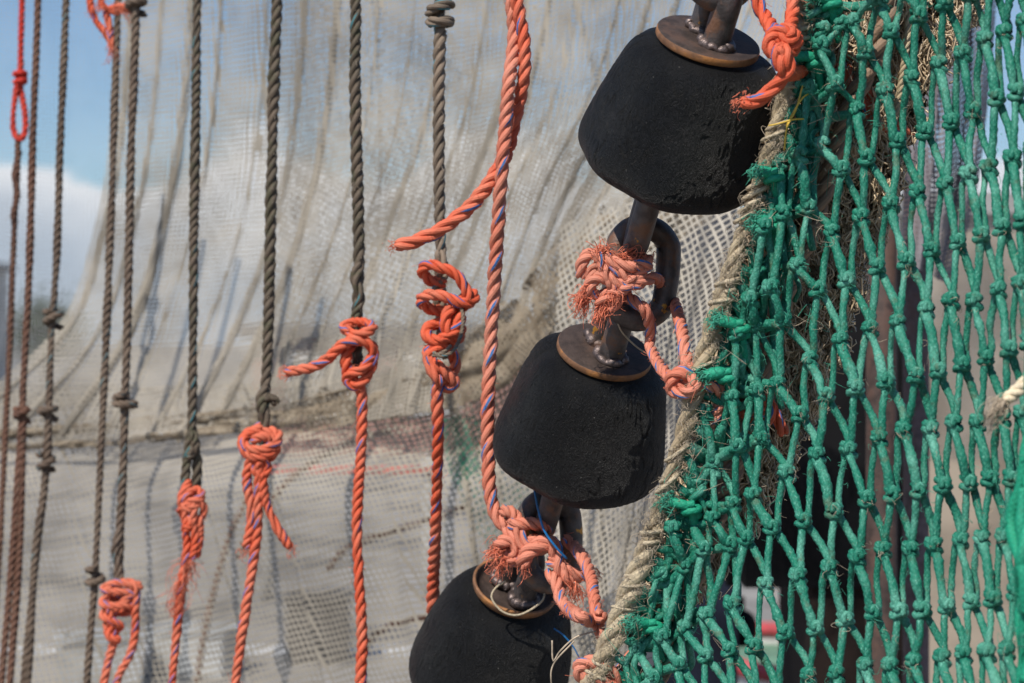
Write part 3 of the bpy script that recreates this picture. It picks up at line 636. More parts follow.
# ------------------------------------------------------------------ green net
ROPE = [(812, -60), (806, 0), (797, 40), (786, 90), (776, 130), (762, 175), (747, 215), (733, 262), (722, 300), (708, 345), (695, 390), (684, 430), (672, 470), (660, 508), (646, 548), (632, 586), (618, 622), (604, 655), (590, 690), (570, 740)]
def rope_x(y):
    return float(np.interp(y, [p[1] for p in ROPE], [p[0] for p in ROPE]))
def RD(y): return 2.205 + .00012 * y
def ND(x, y):
    return RD(y) - max(0, x - rope_x(y) - 30) * .00085 + .012 * math.sin(y * .013 + x * .02)
rows = {
 -1: {0: (853, 26), 1: (879, 4), -1: (822, 48)},
 0: {-1: (835, 86), 0: (866, 54), 1: (891, 35), 2: (919, 19), 3: (945, 6), 4: (970, -6)},
 1: {-1: (821, 146), 0: (856, 113), 1: (884, 94), 2: (911.5, 79), 3: (938, 66), 4: (963, 56), 5: (985, 42), 6: (1005, 34), 7: (1025, 27)},
 2: {-2: (809, 210), -1: (841, 173), 0: (867.5, 160), 1: (898, 143.5), 2: (925, 135), 3: (951, 123), 4: (973, 113), 5: (996, 101), 6: (1017, 94), 7: (1037, 88)},
 3: {-3: (771, 289), -2: (799, 266), -1: (832, 235), 0: (862, 219), 1: (889.5, 207), 2: (918, 194), 3: (945, 186), 4: (968, 176), 5: (989, 170), 6: (1012, 160), 7: (1032, 152)},
 4: {-3: (784, 322), -2: (818, 291), -1: (847, 282), 0: (876, 270), 1: (907, 260), 2: (932, 250), 3: (957, 244), 4: (980, 238), 5: (1002, 229), 6: (1022, 223), 7: (1042, 217)},
 5: {-3: (777, 385), -2: (809, 360), -1: (841, 341), 0: (869, 330), 1: (898, 320), 2: (926, 311), 3: (950, 305), 4: (974, 300), 5: (998, 292), 6: (1019, 285), 7: (1039, 280)},
 6: {-4: (762, 440), -3: (799, 418), -2: (826.5, 396), -1: (856, 390), 0: (886.6, 383), 1: (915, 376), 2: (938, 373), 3: (962, 367), 4: (986, 360), 5: (1009, 350), 6: (1028, 345)},
 7: {-4: (753, 497), -3: (787, 476), -2: (817, 459), -1: (848, 453), 0: (878, 441), 1: (904, 433), 2: (930, 431), 3: (955, 425), 4: (979, 423), 5: (1002, 420), 6: (1022, 414)},
 8: {-4: (772, 529), -3: (804, 523), -2: (835, 513), -1: (864.6, 502.5), 0: (892, 497), 1: (918, 491), 2: (944, 488), 3: (968, 484), 4: (990, 482), 5: (1011, 479), 6: (1030, 474)},
 9: {-5: (732, 604), -4: (767, 588), -3: (799, 577), -2: (828, 570), -1: (856, 558), 0: (883, 552), 1: (910, 549), 2: (935, 547), 3: (960, 543), 4: (983, 540), 5: (1005, 538), 6: (1025, 535)},
 10: {-5: (754, 647), -4: (786, 635), -3: (816, 629), -2: (844, 622), -1: (873, 616), 0: (898, 613), 1: (923, 610), 2: (948, 607), 3: (972, 604), 4: (994, 601), 5: (1014, 598)},
 11: {-4: (776, 695), -3: (809, 677), -2: (836, 673), -1: (864, 667), 0: (890, 666), 1: (915, 663), 2: (941, 660), 3: (964, 657), 4: (986, 654), 5: (1008, 652)},
}
rows[-2] = {c: (x + 8, y - 60) for c, (x, y) in rows[0].items()}
rows[-1].update({c: (rows[1][c][0] - 4, rows[1][c][1] - 88) for c in range(2, 8)})
rows[12] = {c: (x + 10, y + 112) for c, (x, y) in rows[10].items()}
for r in rows:                      # beyond the right edge, and the bunched meshes by the rope
    cs = sorted(rows[r]); c = cs[-1]
    while rows[r][c][0] < 1110:
        rows[r][c + 1] = (rows[r][c][0] + 21, rows[r][c][1] - 6); c += 1
    c = cs[0]; x, y = rows[r][c]; k = 0
    while True:
        x -= RNG.uniform(19, 27); y += RNG.uniform(4, 16)
        if x < rope_x(y) + 12: break
        c -= 1; k += 1; rows[r][c] = (x, y)
green = empty('green_net', at(700, 700, 2.25))
tag(green, 'knotted green net of thick braided twine with a beige rope edge, filling the right side', 'fishing net')
mb = MB(); node = {}
for r in rows:
    for c, (x, y) in rows[r].items():
        bunch = x < rope_x(y) + 70
        node[r, c] = (x + RNG.normal() * .8, y + RNG.normal() * 1.2, ND(x, y) + RNG.normal() * (.010 if bunch else .004) - (.012 if bunch else 0))
def leg(p, q, r, bulge_x, back, lump=.06):
    p, q = np.array(p), np.array(q); pts = []
    for t in (0, .18, .5, .82, 1):
        m = p + (q - p) * t; s = math.sin(PI * t)
        pts.append(at(m[0] + bulge_x * s + RNG.normal() * .7, m[1], m[2]) + np.array([0, (back + RNG.normal() * .0015) * s, 0]))
    tube(mb, pts, r * .89 * p[2] / 2.2 * (1 + RNG.normal() * .06), ns=9, ds=.0028, caps=False, lump=lump, rough=.075)
    for _h in range(RNG.integers(0, 3)):
        fray(mb, pts[RNG.integers(1, 4)] + np.array([0, -r, 0]), RNG.normal(size=3) + np.array([0, -.3, 0]), 3, .007, .8, .0003, int(RNG.choice([1, 2, 2])), r * 1.6, 1.0)
for (r, c), p in list(node.items()):
    A = r % 2 == 0
    if A:
        q = node.get((r + 1, c))
        if q: leg((p[0] - 1.5, p[1] + 2, p[2]), (q[0] + 2, q[1] - 4, q[2]), .0047, -.5, -.003)
        q = node.get((r + 1, c + 1))
        if q: leg((p[0] + 3, p[1] + 1, p[2] + .004), (q[0] + 4, q[1] - 2, q[2] + .004), .0050, 2.5, .007)
        elif node.get((r + 1, c)) is None: pass
    else:
        q = node.get((r + 1, c))
        if q: leg((p[0], p[1] + 2, p[2] - .002), (q[0] - 2, q[1] - 2, q[2] - .003), .0058, .5, -.005, .10)
        q = node.get((r + 1, c - 1))
        if q: leg((p[0] - 4, p[1], p[2] + .004), (q[0] + 5, q[1] - 4, q[2] + .004), .0042, -.5, .006)
    # the knot
    P0 = at(*p); s = .0055 * RNG.uniform(.9, 1.12) * p[2] / 2.2
    tilt = .18 if A else -.55
    for j, (dz, kk, tl) in enumerate(((0, 1.08, tilt), (.0075, .95, tilt - .35 if A else tilt + .5))):
        a = np.linspace(0, 2 * PI * 1.04, 13) + RNG.uniform(0, 6)
        L = np.stack([s * 1.12 * kk * np.cos(a), s * .95 * kk * np.sin(a), dz + .0012 * np.sin(2 * a + r) + s * kk * np.cos(a) * math.tan(tl) - .001 * a / 6], 1)
        tube(mb, P0 + L, .0039, ns=8, ds=.0025, caps=False, rough=.09)
    a = np.linspace(-.9, 3.6, 8) + RNG.normal() * .2
    L = np.stack([s * .55 * np.cos(a) * (1 if A else -1), -s * 1.25 + 0 * a - .001, .004 + s * 1.05 * np.sin(a)], 1)
    tube(mb, P0 + L, .0034, ns=7, ds=.0025, rough=.09)
    if RNG.random() < .75:
        fray(mb, P0 + np.array([0, -.008, 0]), RNG.normal(size=3) + np.array([0, -.6, -.3]), RNG.integers(2, 7), .012, .8, .00035, 1 if RNG.random() < .45 else 2, .008, 1.2)
# first meshes laced to the edge rope, slack bights and tangles beside it
yy = -20
while yy < 700:
    x0 = rope_x(yy) + 8; near = [p for p in node.values() if abs(p[1] - yy - 35) < 42 and p[0] - x0 < 75]
    for p in near[:2]:
        m = ((x0 + p[0]) / 2 + RNG.uniform(-8, 8), (yy + p[1]) / 2 + RNG.uniform(5, 18))
        tube(mb, px([(x0 - 2, yy, -4, RD(yy) + .005), (x0 + 5, yy + 6, 8, RD(yy) + .005), (m[0], m[1], RNG.uniform(-4, 14), RD(yy) + .01), (p[0], p[1], 2, p[2])]), RNG.uniform(.004, .0056), ns=8, ds=.004, lump=.08)
    yy += RNG.uniform(12, 19)
for _ in range(30):
    y = RNG.uniform(-20, 690); x = rope_x(y) + RNG.uniform(12, 46); pts = [(x, y, RNG.uniform(-4, 10), RD(y))]
    for _k in range(RNG.integers(6, 10)):
        x += RNG.uniform(-11, 6); y += RNG.uniform(9, 24); x = max(x, rope_x(y) + 9); pts.append((x, y, RNG.uniform(-8, 14), RD(y)))
    tube(mb, px(pts), RNG.uniform(.0032, .0048), ns=8, ds=.004, lump=.1)
    if RNG.random() < .6:
        q = px(pts)[2]; a = np.linspace(0, 2 * PI * 1.6, 16); sc = RNG.uniform(.006, .009)
        tube(mb, q + np.stack([sc * np.cos(a), sc * np.sin(a), np.linspace(-.006, .006, 16) + .004 * np.cos(a)], 1), .0043, ns=7, ds=.003)
for _ in range(150):
    y = RNG.uniform(0, 683); x = rope_x(y) + RNG.uniform(4, 90)
    fray(mb, at(x, y, RD(y) - .015), RNG.normal(size=3) + np.array([0, -.3, -.8]), 2, .024, .7, .0004, int(RNG.choice([1, 1, 2])), .006, 1.5)
mb.build('netting', [M['green'], M['fuzz'], M['gfuzz']], green)
# edge rope
mb = MB()
Pn = px([(x, y, 3, RD(y)) for (x, y) in ROPE])
rope(mb, Pn, .0112, pitch=.085, ns=10, wear=.16)
for i in range(700):
    t = RNG.uniform(1, len(ROPE) - 2); q = crom(Pn, np.array([t]))[0] + np.array([RNG.uniform(-.012, .012), RNG.uniform(-.013, -.003), 0])
    fray(mb, q, (RNG.normal(), -.6, -.5), 3, .011, .8, .00035, 1, .005, 1.4)
edge = mb.build('edge_rope', [M['beige'], M['fuzz']], green)
for y in list(np.arange(6, 690, 44.0)):
    y += RNG.uniform(-18, 18)
    nt_ = RNG.uniform(1.0, 2.6); a = np.linspace(0, 2 * PI * nt_, int(14 * nt_)) + RNG.uniform(0, 6); c = px([(rope_x(y), y, 3, RD(y))])[0]
    sl = RNG.uniform(-.8, .8)
    z = np.linspace(-.006, .006, len(a)) * nt_
    P = c + np.stack([.0122 * np.cos(a) + z * .42, .0122 * np.sin(a), z + .0122 * np.cos(a) * sl], 1)
    mb = MB(); tube(mb, P, RNG.uniform(.0018, .003), ns=6, ds=.004); mb.build('lashing_twine', M['beige_twine'], edge)
# cut ends of green twine tied over the edge rope
for (x, y, dx, dy) in ((817, 2, -6, -3), (802, 60, -12, 0), (760, 174, -6, 4), (760, 222, -12, -2), (726, 324, -16, -4), (714, 372, -12, 3), (678, 503, -10, 5), (640, 620, -8, -2)):
    mb = MB()
    P = px([(x + 22, y + 40, 0, RD(y)), (x + 16, y + 20, 10, RD(y)), (x + 12, y + 5, 18, RD(y)), (x + 4, y, 25, RD(y)), (x + dx * RNG.uniform(.2, 1.1), y + dy * RNG.uniform(-1, 2), RNG.uniform(18, 30), RD(y))])
    tube(mb, P, [.0045, .0050, .0055, .0060, .0064], ns=9, ds=.004, lump=.05)
    a = np.linspace(0, 2 * PI * 1.8, 20); c = P[2]
    tube(mb, c + np.stack([.0085 * np.cos(a), .0085 * np.sin(a), np.linspace(-.007, .007, 20)], 1), .0045, ns=7, ds=.003)
    fray(mb, P[-1], P[-1] - P[-2], 110, RNG.uniform(.008, .014), .45, .0006, 1, .009, .6)
    mb.build('cut_end', [M['green_fresh'], M['gfuzz']], green)
mb = MB(); tube(mb, px([(784, 128, 18, 2.195), (792, 112, 22, 2.195), (800, 100, 22, 2.195), (806, 96, 16, 2.195)]), .0010, ns=5); tube(mb, px([(782, 152, 18, 2.195), (784, 130, 24, 2.195), (793, 112, 22, 2.195), (800, 88, 20, 2.195)]), .0010, ns=5)
tube(mb, px([(766, 128, 22, 2.195), (776, 126, 24, 2.195), (790, 122, 24, 2.195), (801, 121, 20, 2.195)]), .0010, ns=5)
tag(mb.build('yellow_yarn', M['yellowtw'], None), 'thin yellow yarn caught in the upper edge of the green net', 'yarn')

# second, out-of-focus bunch of green net at the right edge, and a pale rope end
mb = MB()
for k in range(26):
    x = RNG.uniform(1012, 1066); y = RNG.uniform(370, 560); pts = []
    for j in range(5):
        pts.append((x, y, RNG.uniform(-20, 20), 1.86)); x += RNG.uniform(-9, 9); x = max(x, 1017 - 6 * math.sin(y * .03)); y += RNG.uniform(30, 55)
    tube(mb, px(pts), RNG.uniform(.004, .006), ns=8, lump=.1)
    fray(mb, px(pts)[2], (-1, 0, 0), 14, .012, .8, .0006, 1, .008)
tag(mb.build('green_net_bundle', [M['green_fresh'], M['gfuzz']], None), 'blurred bundle of brighter green netting at the lower right edge', 'fishing net')
mb = MB(); P = px([(1060, 350, 0, 1.9), (1040, 366, 0, 1.9), (1020, 388, 0, 1.9), (1004, 402, 0, 1.9)])
rope(mb, P, .0062); fray(mb, P[-1], P[-1] - P[-2], 90, .022, .28, .0006, 1, .006, .3)
tag(mb.build('pale_rope_end', [plain('pale_rope', (.72, .60, .42), .7, 0, .2, 60), M['fuzz']], None), 'pale frayed rope end poking in from the right edge', 'rope')

# ------------------------------------------------------------------ behind the green net: crumpled brown netting, hawser
lx = lambda y: rope_x(y) + 4
RX = [(-60, 1000), (0, 985), (30, 975), (60, 950), (90, 934), (130, 916), (200, 898), (260, 872), (330, 852), (400, 824), (470, 790), (540, 745), (600, 700), (640, 655)]
def rx_(y): return float(np.interp(y, [p[0] for p in RX], [p[1] for p in RX]))
ny, nx = 260, 90
Y = np.linspace(-70, 640, ny); G = np.zeros((ny, nx, 3))
ph = RNG.uniform(0, 6, 30); fx = RNG.uniform(4, 40, 30); fy = RNG.uniform(.01, .07, 30)
for i, y in enumerate(Y):
    a, c = lx(y) - 2, rx_(y) + 5 * math.sin(y * .11) + 4 * math.sin(y * .31 + 1) + RNG.normal() * 1.5
    for j in range(nx):
        u = j / (nx - 1); x = a + (c - a) * u
        d = sum(math.sin(ph[k] + fx[k] * u + fy[k] * y * (1 if k % 2 else -1)) / (1 + fx[k] * .11) for k in range(30)) * .0055
        G[i, j] = at(x, y, RD(y) + .062 + .02 * u + d + RNG.normal() * .0012)
crm, nt, _, _ = mat('matted_brown_netting'); b = NB(nt); P = b.obj()
v = b.n('ShaderNodeTexVoronoi', feature='DISTANCE_TO_EDGE'); v.inputs['Scale'].default_value = 210; v.inputs['Randomness'].default_value = .9
b.L.new(P, v.inputs['Vector']); n1 = b.noise(P, 30, 6); n2 = b.noise(P, 380, 4, .7)
line = b.ramp(v.outputs['Distance'], .16, .05)
c = b.mix(line, (.15, .105, .062), b.mix(b.ramp(n1, .4, .65), (.52, .39, .25), (.33, .23, .135)))
b.out(b.bsdf(c, .5, 0, b.math('ADD', line, n2), 1.0, .004, .6).outputs[0])
mb = MB(); mb.grid(G, mi=0)
for k in range(9000):
    y = RNG.uniform(-60, 610); a, c = lx(y), rx_(y)
    if c - a < 8: continue
    i = int((y + 70) / 710 * (ny - 1)); j = int(RNG.uniform(0, nx - 1)); q = G[i, j] + np.array([0, RNG.uniform(-.022, -.001), 0])
    v = np.array([RNG.normal() * .6, RNG.normal() * .35, 1.0]); v /= np.linalg.norm(v); l = RNG.uniform(.008, .024); cu = RNG.normal(size=3) * .004
    tube(mb, [q - v * l / 2, q + cu, q + v * l / 2], RNG.uniform(.0005, .0012), ns=4, ds=l / 3, mi=1, caps=False)
stm = plain('tan_filament', (.56, .43, .28), .34, 0, .35, 40, .2, spec=.8)
tag(mb.build('crumpled_brown_net', [crm, stm], None), 'matted old brown netting crumpled behind the left half of the green net', 'fishing net')
mb = MB(); H = np.array([at(x, y, RD(y) + .036) for x, y in [(898, -70), (890, 0), (872, 60), (846, 115), (826, 185), (802, 250), (783, 300), (768, 345), (756, 390), (744, 430), (730, 480), (712, 530), (690, 590), (670, 650), (640, 720)]])
rope(mb, H, .0125, ns=9, wear=.06)
tag(mb.build('brown_hawser', M['hemp'], None), 'thick brown laid rope slanting down behind the green net', 'rope')
tied([[(744, 420, 4), (752, 404, 10), (764, 402, 12), (770, 412, 8), (764, 424, 2), (752, 420, 8), (748, 408, 14), (760, 398, 8), (770, 404, 0), (778, 420, -4), (786, 436, -8)], [(722, 410, 0), (736, 402, 8), (752, 414, 14), (766, 408, 12)], [(716, 430, 4), (724, 414, 6), (736, 398, 4), (744, 396, 0)]], .0078,
     'orange twine knotted on the thick brown rope behind the green net', D=2.275, name='orange_twine')
mb = MB(); rope(mb, px([(905, -60), (906, 0), (908, 25), (906, 48), (901, 85), (896, 110), (890, 140)], 2.262), .0044)
tag(mb.build('tan_rope', M['beige'], None), 'thin tan rope hanging in front of the matted brown netting', 'rope')

# ------------------------------------------------------------------ fine nets hanging behind
def sheet(mb, C, nu, nv, pleats=0, amp=.02, lap=0.0, crumple=0.0, seed=1, mi=0, env=(1, 1), ridge=0):
    """C: rows x cols x (x, y, D) control points"""
    rs = np.random.default_rng(seed)
    C = np.array(C, float); R_, K_ = C.shape[:2]
    u = np.linspace(0, 1, nu); v = np.linspace(0, 1, nv)
    wu = u + (0.5 / max(1, pleats)) * np.interp(u, np.linspace(0, 1, 14), rs.uniform(-.8, .8, 14)) * np.sin(PI * u)
    A = crom(C, v * (R_ - 1))                       # nv x K x 3
    A = np.swapaxes(crom(np.swapaxes(A, 0, 1), u * (K_ - 1)), 0, 1)   # nv x nu x 3
    if pleats:
        p = 2 * PI * pleats * wu[None] + .8 * np.sin(v[:, None] * 3 + 9 * u[None])
        am = np.interp(u, np.linspace(0, 1, 24), rs.uniform(.35, 1.25, 24))[None] * (env[0] + (env[1] - env[0]) * v[:, None])
        if ridge:      # flat netting gathered into narrow folded ridges
            h = (p / (2 * PI)) % 1.0 - .5; g = np.exp(-(h / ridge) ** 2)
            A[..., 0] += -lap * am * (h / ridge) * g * 1.65
            A[..., 2] -= amp * am * g
            for k in range(6): A[..., 2] += .014 * np.sin(rs.uniform(3, 22) * u[None] + rs.uniform(-4, 4) * v[:, None] + rs.uniform(0, 6))
        else:
            A[..., 0] += -lap * am * np.sin(p)
            A[..., 2] += amp * am * np.cos(p)
    if crumple:
        for k in range(26):
            f1, f2 = rs.uniform(5, 75), rs.uniform(4, 40); s_ = crumple / (1 + f1 * .045)
            A[..., 2] += s_ * .5 * np.sin(f1 * u[None] + f2 * v[:, None] * rs.choice([-1, 1]) + rs.uniform(0, 6))
            A[..., 1] += 220 * s_ * np.sin(f1 * u[None] * .7 + f2 * v[:, None] + rs.uniform(0, 6))
    D = A[..., 2]
    W = np.stack([(A[..., 0] - 512) / F * D, D, CAMZ - (A[..., 1] - 341.5) / F * D], -1)
    su = np.concatenate([np.zeros((nv, 1)), np.cumsum(np.linalg.norm(np.diff(W, axis=1), axis=2), 1)], 1)
    sv = np.concatenate([np.zeros((1, nu)), np.cumsum(np.linalg.norm(np.diff(W, axis=0), axis=2), 0)], 0)
    su = su[nv // 2:nv // 2 + 1] + 0 * su
    if ridge: sv = sv.mean(1, keepdims=True) + 0 * sv
    mb.grid(W, uv=(su, sv), mi=mi, strand=np.repeat(v[:, None], nu, 1))

S1 = [[(122, -90, 4.0), (220, -90, 3.95), (330, -90, 3.85), (440, -90, 3.7), (550, -90, 3.6), (660, -90, 3.45), (770, -90, 3.35), (900, -90, 3.3)],
      [(112, 110, 4.0), (205, 110, 3.95), (310, 110, 3.85), (415, 100, 3.7), (515, 90, 3.6), (620, 70, 3.45), (720, 40, 3.35), (860, 20, 3.3)],
      [(92, 235, 4.0), (180, 235, 3.95), (280, 240, 3.82), (375, 230, 3.68), (470, 210, 3.58), (565, 180, 3.45), (660, 130, 3.35), (810, 80, 3.3)],
      [(50, 335, 3.98), (140, 345, 3.92), (235, 350, 3.8), (330, 345, 3.65), (425, 325, 3.55), (520, 290, 3.42), (600, 220, 3.33), (770, 140, 3.3)],
      [(-90, 448, 3.95), (80, 441, 3.9), (190, 436, 3.77), (300, 427, 3.62), (400, 416, 3.52), (495, 392, 3.4), (590, 305, 3.32), (745, 195, 3.3)]]
NC = (.475, .425, .35)
upper = empty('grey_net_curtain', at(330, 440, 3.7))
tag(upper, 'pale grey fine net hung in pleats with a matted brown lower edge, behind the ropes', 'fishing net')
mb = MB(); sheet(mb, S1, 1500, 50, pleats=21, amp=.008, lap=9.0, seed=4, env=(.8, 1.1), ridge=.12)
mb.build('pleated_mesh', net_mat('pale_fine_net', NC, .0088, .30, .12, .38, patch=.18), upper)
S1c = [[(300, -90, 4.05), (430, -90, 3.95), (520, -90, 3.85), (640, -90, 3.7)], [(290, 60, 4.05), (440, 60, 3.95), (560, 60, 3.85), (680, 40, 3.7)], [(280, 200, 4.0), (440, 210, 3.92), (590, 200, 3.8), (720, 140, 3.65)], [(260, 420, 3.98), (420, 410, 3.9), (560, 330, 3.75), (720, 210, 3.6)]]
mb = MB(); sheet(mb, S1c, 500, 40, pleats=7, amp=.01, lap=9, seed=14, ridge=.13)
mb.build('inner_mesh', net_mat('inner_fine_net', (.45, .40, .325), .0095, .17, -.35, .35, patch=.12), upper)
S1b = [[(-90, 446, 3.93), (80, 438, 3.88), (190, 424, 3.75), (300, 398, 3.6), (400, 352, 3.5), (480, 285, 3.38), (560, 210, 3.30), (740, 116, 3.27)],
       [(-90, 450, 3.92), (80, 442, 3.87), (190, 430, 3.74), (300, 414, 3.59), (400, 387, 3.49), (490, 342, 3.37), (575, 260, 3.29), (745, 158, 3.27)],
       [(-90, 456, 3.93), (80, 448, 3.88), (190, 440, 3.75), (300, 432, 3.6), (400, 422, 3.5), (500, 400, 3.38), (592, 314, 3.30), (748, 200, 3.28)]]
mb = MB(); sheet(mb, S1b, 500, 50, crumple=.005, seed=8); sheet(mb, np.array(S1b) + np.array([0, -14, .04]), 500, 50, crumple=.006, seed=18)
mb.build('matted_hem', net_mat('matted_hem_net', (.34, .28, .205),   .0095, .16, .5, .3, wob=1.2, col2=(.21, .165, .115), patch=.42, grain=True), upper)

# sheer veil over the sky
S0 = [[(-120, -120, 4.7), (300, -120, 4.6), (700, -120, 4.5), (1150, -120, 4.5)], [(-120, 150, 4.7), (300, 150, 4.6), (700, 150, 4.5), (1150, 150, 4.5)], [(-120, 460, 4.65), (300, 460, 4.55), (700, 460, 4.5), (1150, 460, 4.5)]]
mb = MB(); sheet(mb, S0, 300, 40, pleats=9, amp=.04, lap=4, seed=12)
tag(mb.build('sheer_net', net_mat('sheer_net_twine', (.44, .43, .42), .010, .13, .0, .4), None), 'sheer grey net stretched across the sky behind everything else', 'fishing net')

# lower net
S2 = [[(-140, 385, 4.00), (60, 385, 3.95), (200, 385, 3.83), (330, 378, 3.68), (450, 360, 3.56), (530, 320, 3.44), (590, 280, 3.38), (640, 250, 3.34)],
      [(-140, 432, 3.99), (66, 432, 3.93), (209, 430, 3.80), (340, 428, 3.66), (460, 420, 3.53), (536, 385, 3.42), (594, 340, 3.36), (640, 320, 3.33)],
      [(-140, 490, 3.90), (75, 490, 3.82), (220, 490, 3.68), (355, 490, 3.54), (475, 485, 3.44), (545, 450, 3.36), (600, 410, 3.32), (640, 390, 3.30)],
      [(-140, 590, 3.90), (95, 590, 3.82), (245, 590, 3.68), (385, 590, 3.54), (490, 590, 3.44), (560, 570, 3.36), (605, 550, 3.32), (635, 530, 3.30)],
      [(-140, 760, 3.90), (120, 760, 3.82), (290, 760, 3.68), (430, 760, 3.54), (520, 760, 3.44), (570, 750, 3.36), (605, 740, 3.32), (630, 735, 3.30)]]
mb = MB(); sheet(mb, S2, 700, 60, pleats=10, amp=.010, lap=9, seed=21, env=(1.1, .8), ridge=.10)
tag(mb.build('open_mesh_net', net_mat('grey_open_net', (.46, .41, .335), .0112, .34, .16, .35), None), 'grey net with open square meshes filling the lower left background', 'fishing net')

# mesh sagging in curved rows right behind the bobbins
S3 = [[(560, 225, 3.2), (620, 205, 3.15), (690, 192, 3.1), (780, 172, 3.1)],
      [(555, 330, 3.18), (625, 320, 3.12), (690, 285, 3.06), (748, 240, 3.06)],
      [(545, 450, 3.16), (620, 440, 3.08), (665, 400, 3.02), (716, 360, 3.02)],
      [(530, 560, 3.14), (600, 548, 3.06), (640, 510, 3.0), (672, 480, 3.0)],
      [(530, 660, 3.14), (595, 652, 3.06), (618, 630, 3.0), (640, 610, 3.0)],
      [(525, 780, 3.14), (590, 775, 3.06), (605, 765, 3.0), (622, 750, 3.0)]]
mb = MB(); sheet(mb, S3, 160, 240, pleats=1, amp=.01, seed=31)
mb2 = MB()
sheet(mb, np.array(S3)[3:] + np.array([0, 0, .06]), 160, 160, crumple=.01, seed=33)
tag(mb.build('sagging_net', net_mat('white_sagging_net', (.56, .51, .43), .0112, .30, .35, .3, wob=.15), None), 'pale net sagging in curved rows close behind the bobbins', 'fishing net')

S5 = [[(915, -80, 3.3), (960, -80, 3.3), (1003, -80, 3.35)], [(912, 80, 3.3), (955, 80, 3.3), (990, 80, 3.35)], [(905, 175, 3.3), (945, 190, 3.3), (975, 200, 3.35)], [(900, 260, 3.3), (930, 275, 3.3), (950, 285, 3.35)]]
mb = MB(); sheet(mb, S5, 300, 40, pleats=5, amp=.02, lap=4, seed=51, ridge=.15)
tag(mb.build('lilac_net', net_mat('lilac_grey_twine', (.30, .275, .29), .009, .5, .2, .3, patch=.3), None), 'hanging strip of lilac grey fine net behind the upper right of the green net', 'fishing net')
for (pts, lab) in (([(192, 740), (200, 660), (214, 590), (232, 530), (246, 500), (262, 430)], 'dark cord hanging in a near straight line behind the lower net, left of the others'),
                   ([(236, 560), (253, 526), (285, 484), (311, 464), (351, 442), (390, 432)], 'dark cord curving up to the right behind the lower net, topmost of the curved ones'),
                   ([(328, 572), (335, 560), (348, 548), (386, 533), (424, 522), (470, 505)], 'dark cord curving behind the lower net at mid height of the two longest orange strands'),
                   ([(366, 650), (375, 635), (395, 624), (420, 619), (460, 612)], 'dark cord curving behind the lower net just left of the lowest bobbin')):
    mb = MB(); rope(mb, px(pts, 4.6), .0075)
    tag(mb.build('dark_rope', M['rusty'], None), lab, 'rope', 'dark cords behind the lower net')
# scrap of fine green net
S4 = [[(440, 420, 3.45), (470, 415, 3.45), (505, 430, 3.45)], [(455, 490, 3.45), (490, 480, 3.45), (530, 490, 3.45)], [(495, 560, 3.45), (525, 550, 3.45), (560, 545, 3.45)]]
mb = MB(); sheet(mb, S4, 60, 60, pleats=2, amp=.02, seed=41)
tag(mb.build('fine_green_net', net_mat('fine_green_twine', (.02, .24, .15), .011, .22, .4, .3), None), 'scrap of fine green net showing behind the two longest orange strands', 'fishing net')

# ------------------------------------------------------------------ far background
conc = plain('quay_concrete', (.25, .235, .215), .85, 0, .35, .8, .3)
mb = MB(); q = np.linspace(-1, 1, 21); X, Y = np.meshgrid(q * 900, q * 900, indexing='ij'); G = np.stack([X, Y, 0 * X], -1); mb.grid(G[:, ::-1])
o = mb.build('quay_ground', conc, None, False); tag(o, kind='structure')
mb = MB(); mb.grid(np.array([[[-6, 10.9, .004], [-6, 11.2, .004]], [[6, 10.6, .004], [6, 10.9, .004]]])); tag(mb.build('painted_line', plain('line_paint', (.55, .54, .52), .6), None, False), kind='structure')

def bx(name, lo, hi, m, parent=None): return MB().box(lo, hi).build(name, m, parent, False)
brick = plain('red_brick', (.33, .17, .13), .85, 0, .3, 3); boxp = plain('pale_plastic', (.42, .43, .43), .6, 0, .2, 3); white = plain('white_paint', (.78, .77, .75), .5, 0, .1, 3); glass = plain('dark_glass', (.03, .035, .045), .1)
def shed(name, x0, x1, D, h, depth, wallm, label, wins, roofm):
    r = empty(name, ((x0 + x1) / 2, D, 0)); tag(r, label, 'building')
    bx('wall', (x0, D, 0), (x1, D + depth, h), wallm, r)
    bx('roof', (x0 - .2, D - .25, h + .002), (x1 + .2, D + depth + .2, h + .22), roofm, r)
    for (wx, wz, ww, wh) in wins:
        f = bx('window', (wx, D - .06, wz), (wx + ww, D - .003, wz + wh), white, r)
        for k in (0, 1): bx('pane', (wx + .07 + k * (ww / 2), D - .075, wz + .08), (wx + ww / 2 - .04 + k * (ww / 2), D - .062, wz + wh - .08), glass, f)
    return r
grey = plain('grey_render', (.42, .41, .39), .8, 0, .2, 1); slate = plain('slate_roof', (.10, .10, .11), .7)
shed('brick_shed', -3.9, 3.0, 30, 1.75, 5, brick, 'low red brick shed far behind the lower net', [(-3.4, .6, .9, .9), (-1.7, .6, .9, .9), (.6, .6, .9, .9)], slate)
shed('grey_warehouse', -34, -15.95, 60, 3.9, 3, grey, 'grey warehouse in the distance at the left edge', [(-19, 1, 1.6, 1.4), (-23, 1, 1.6, 1.4)], slate)
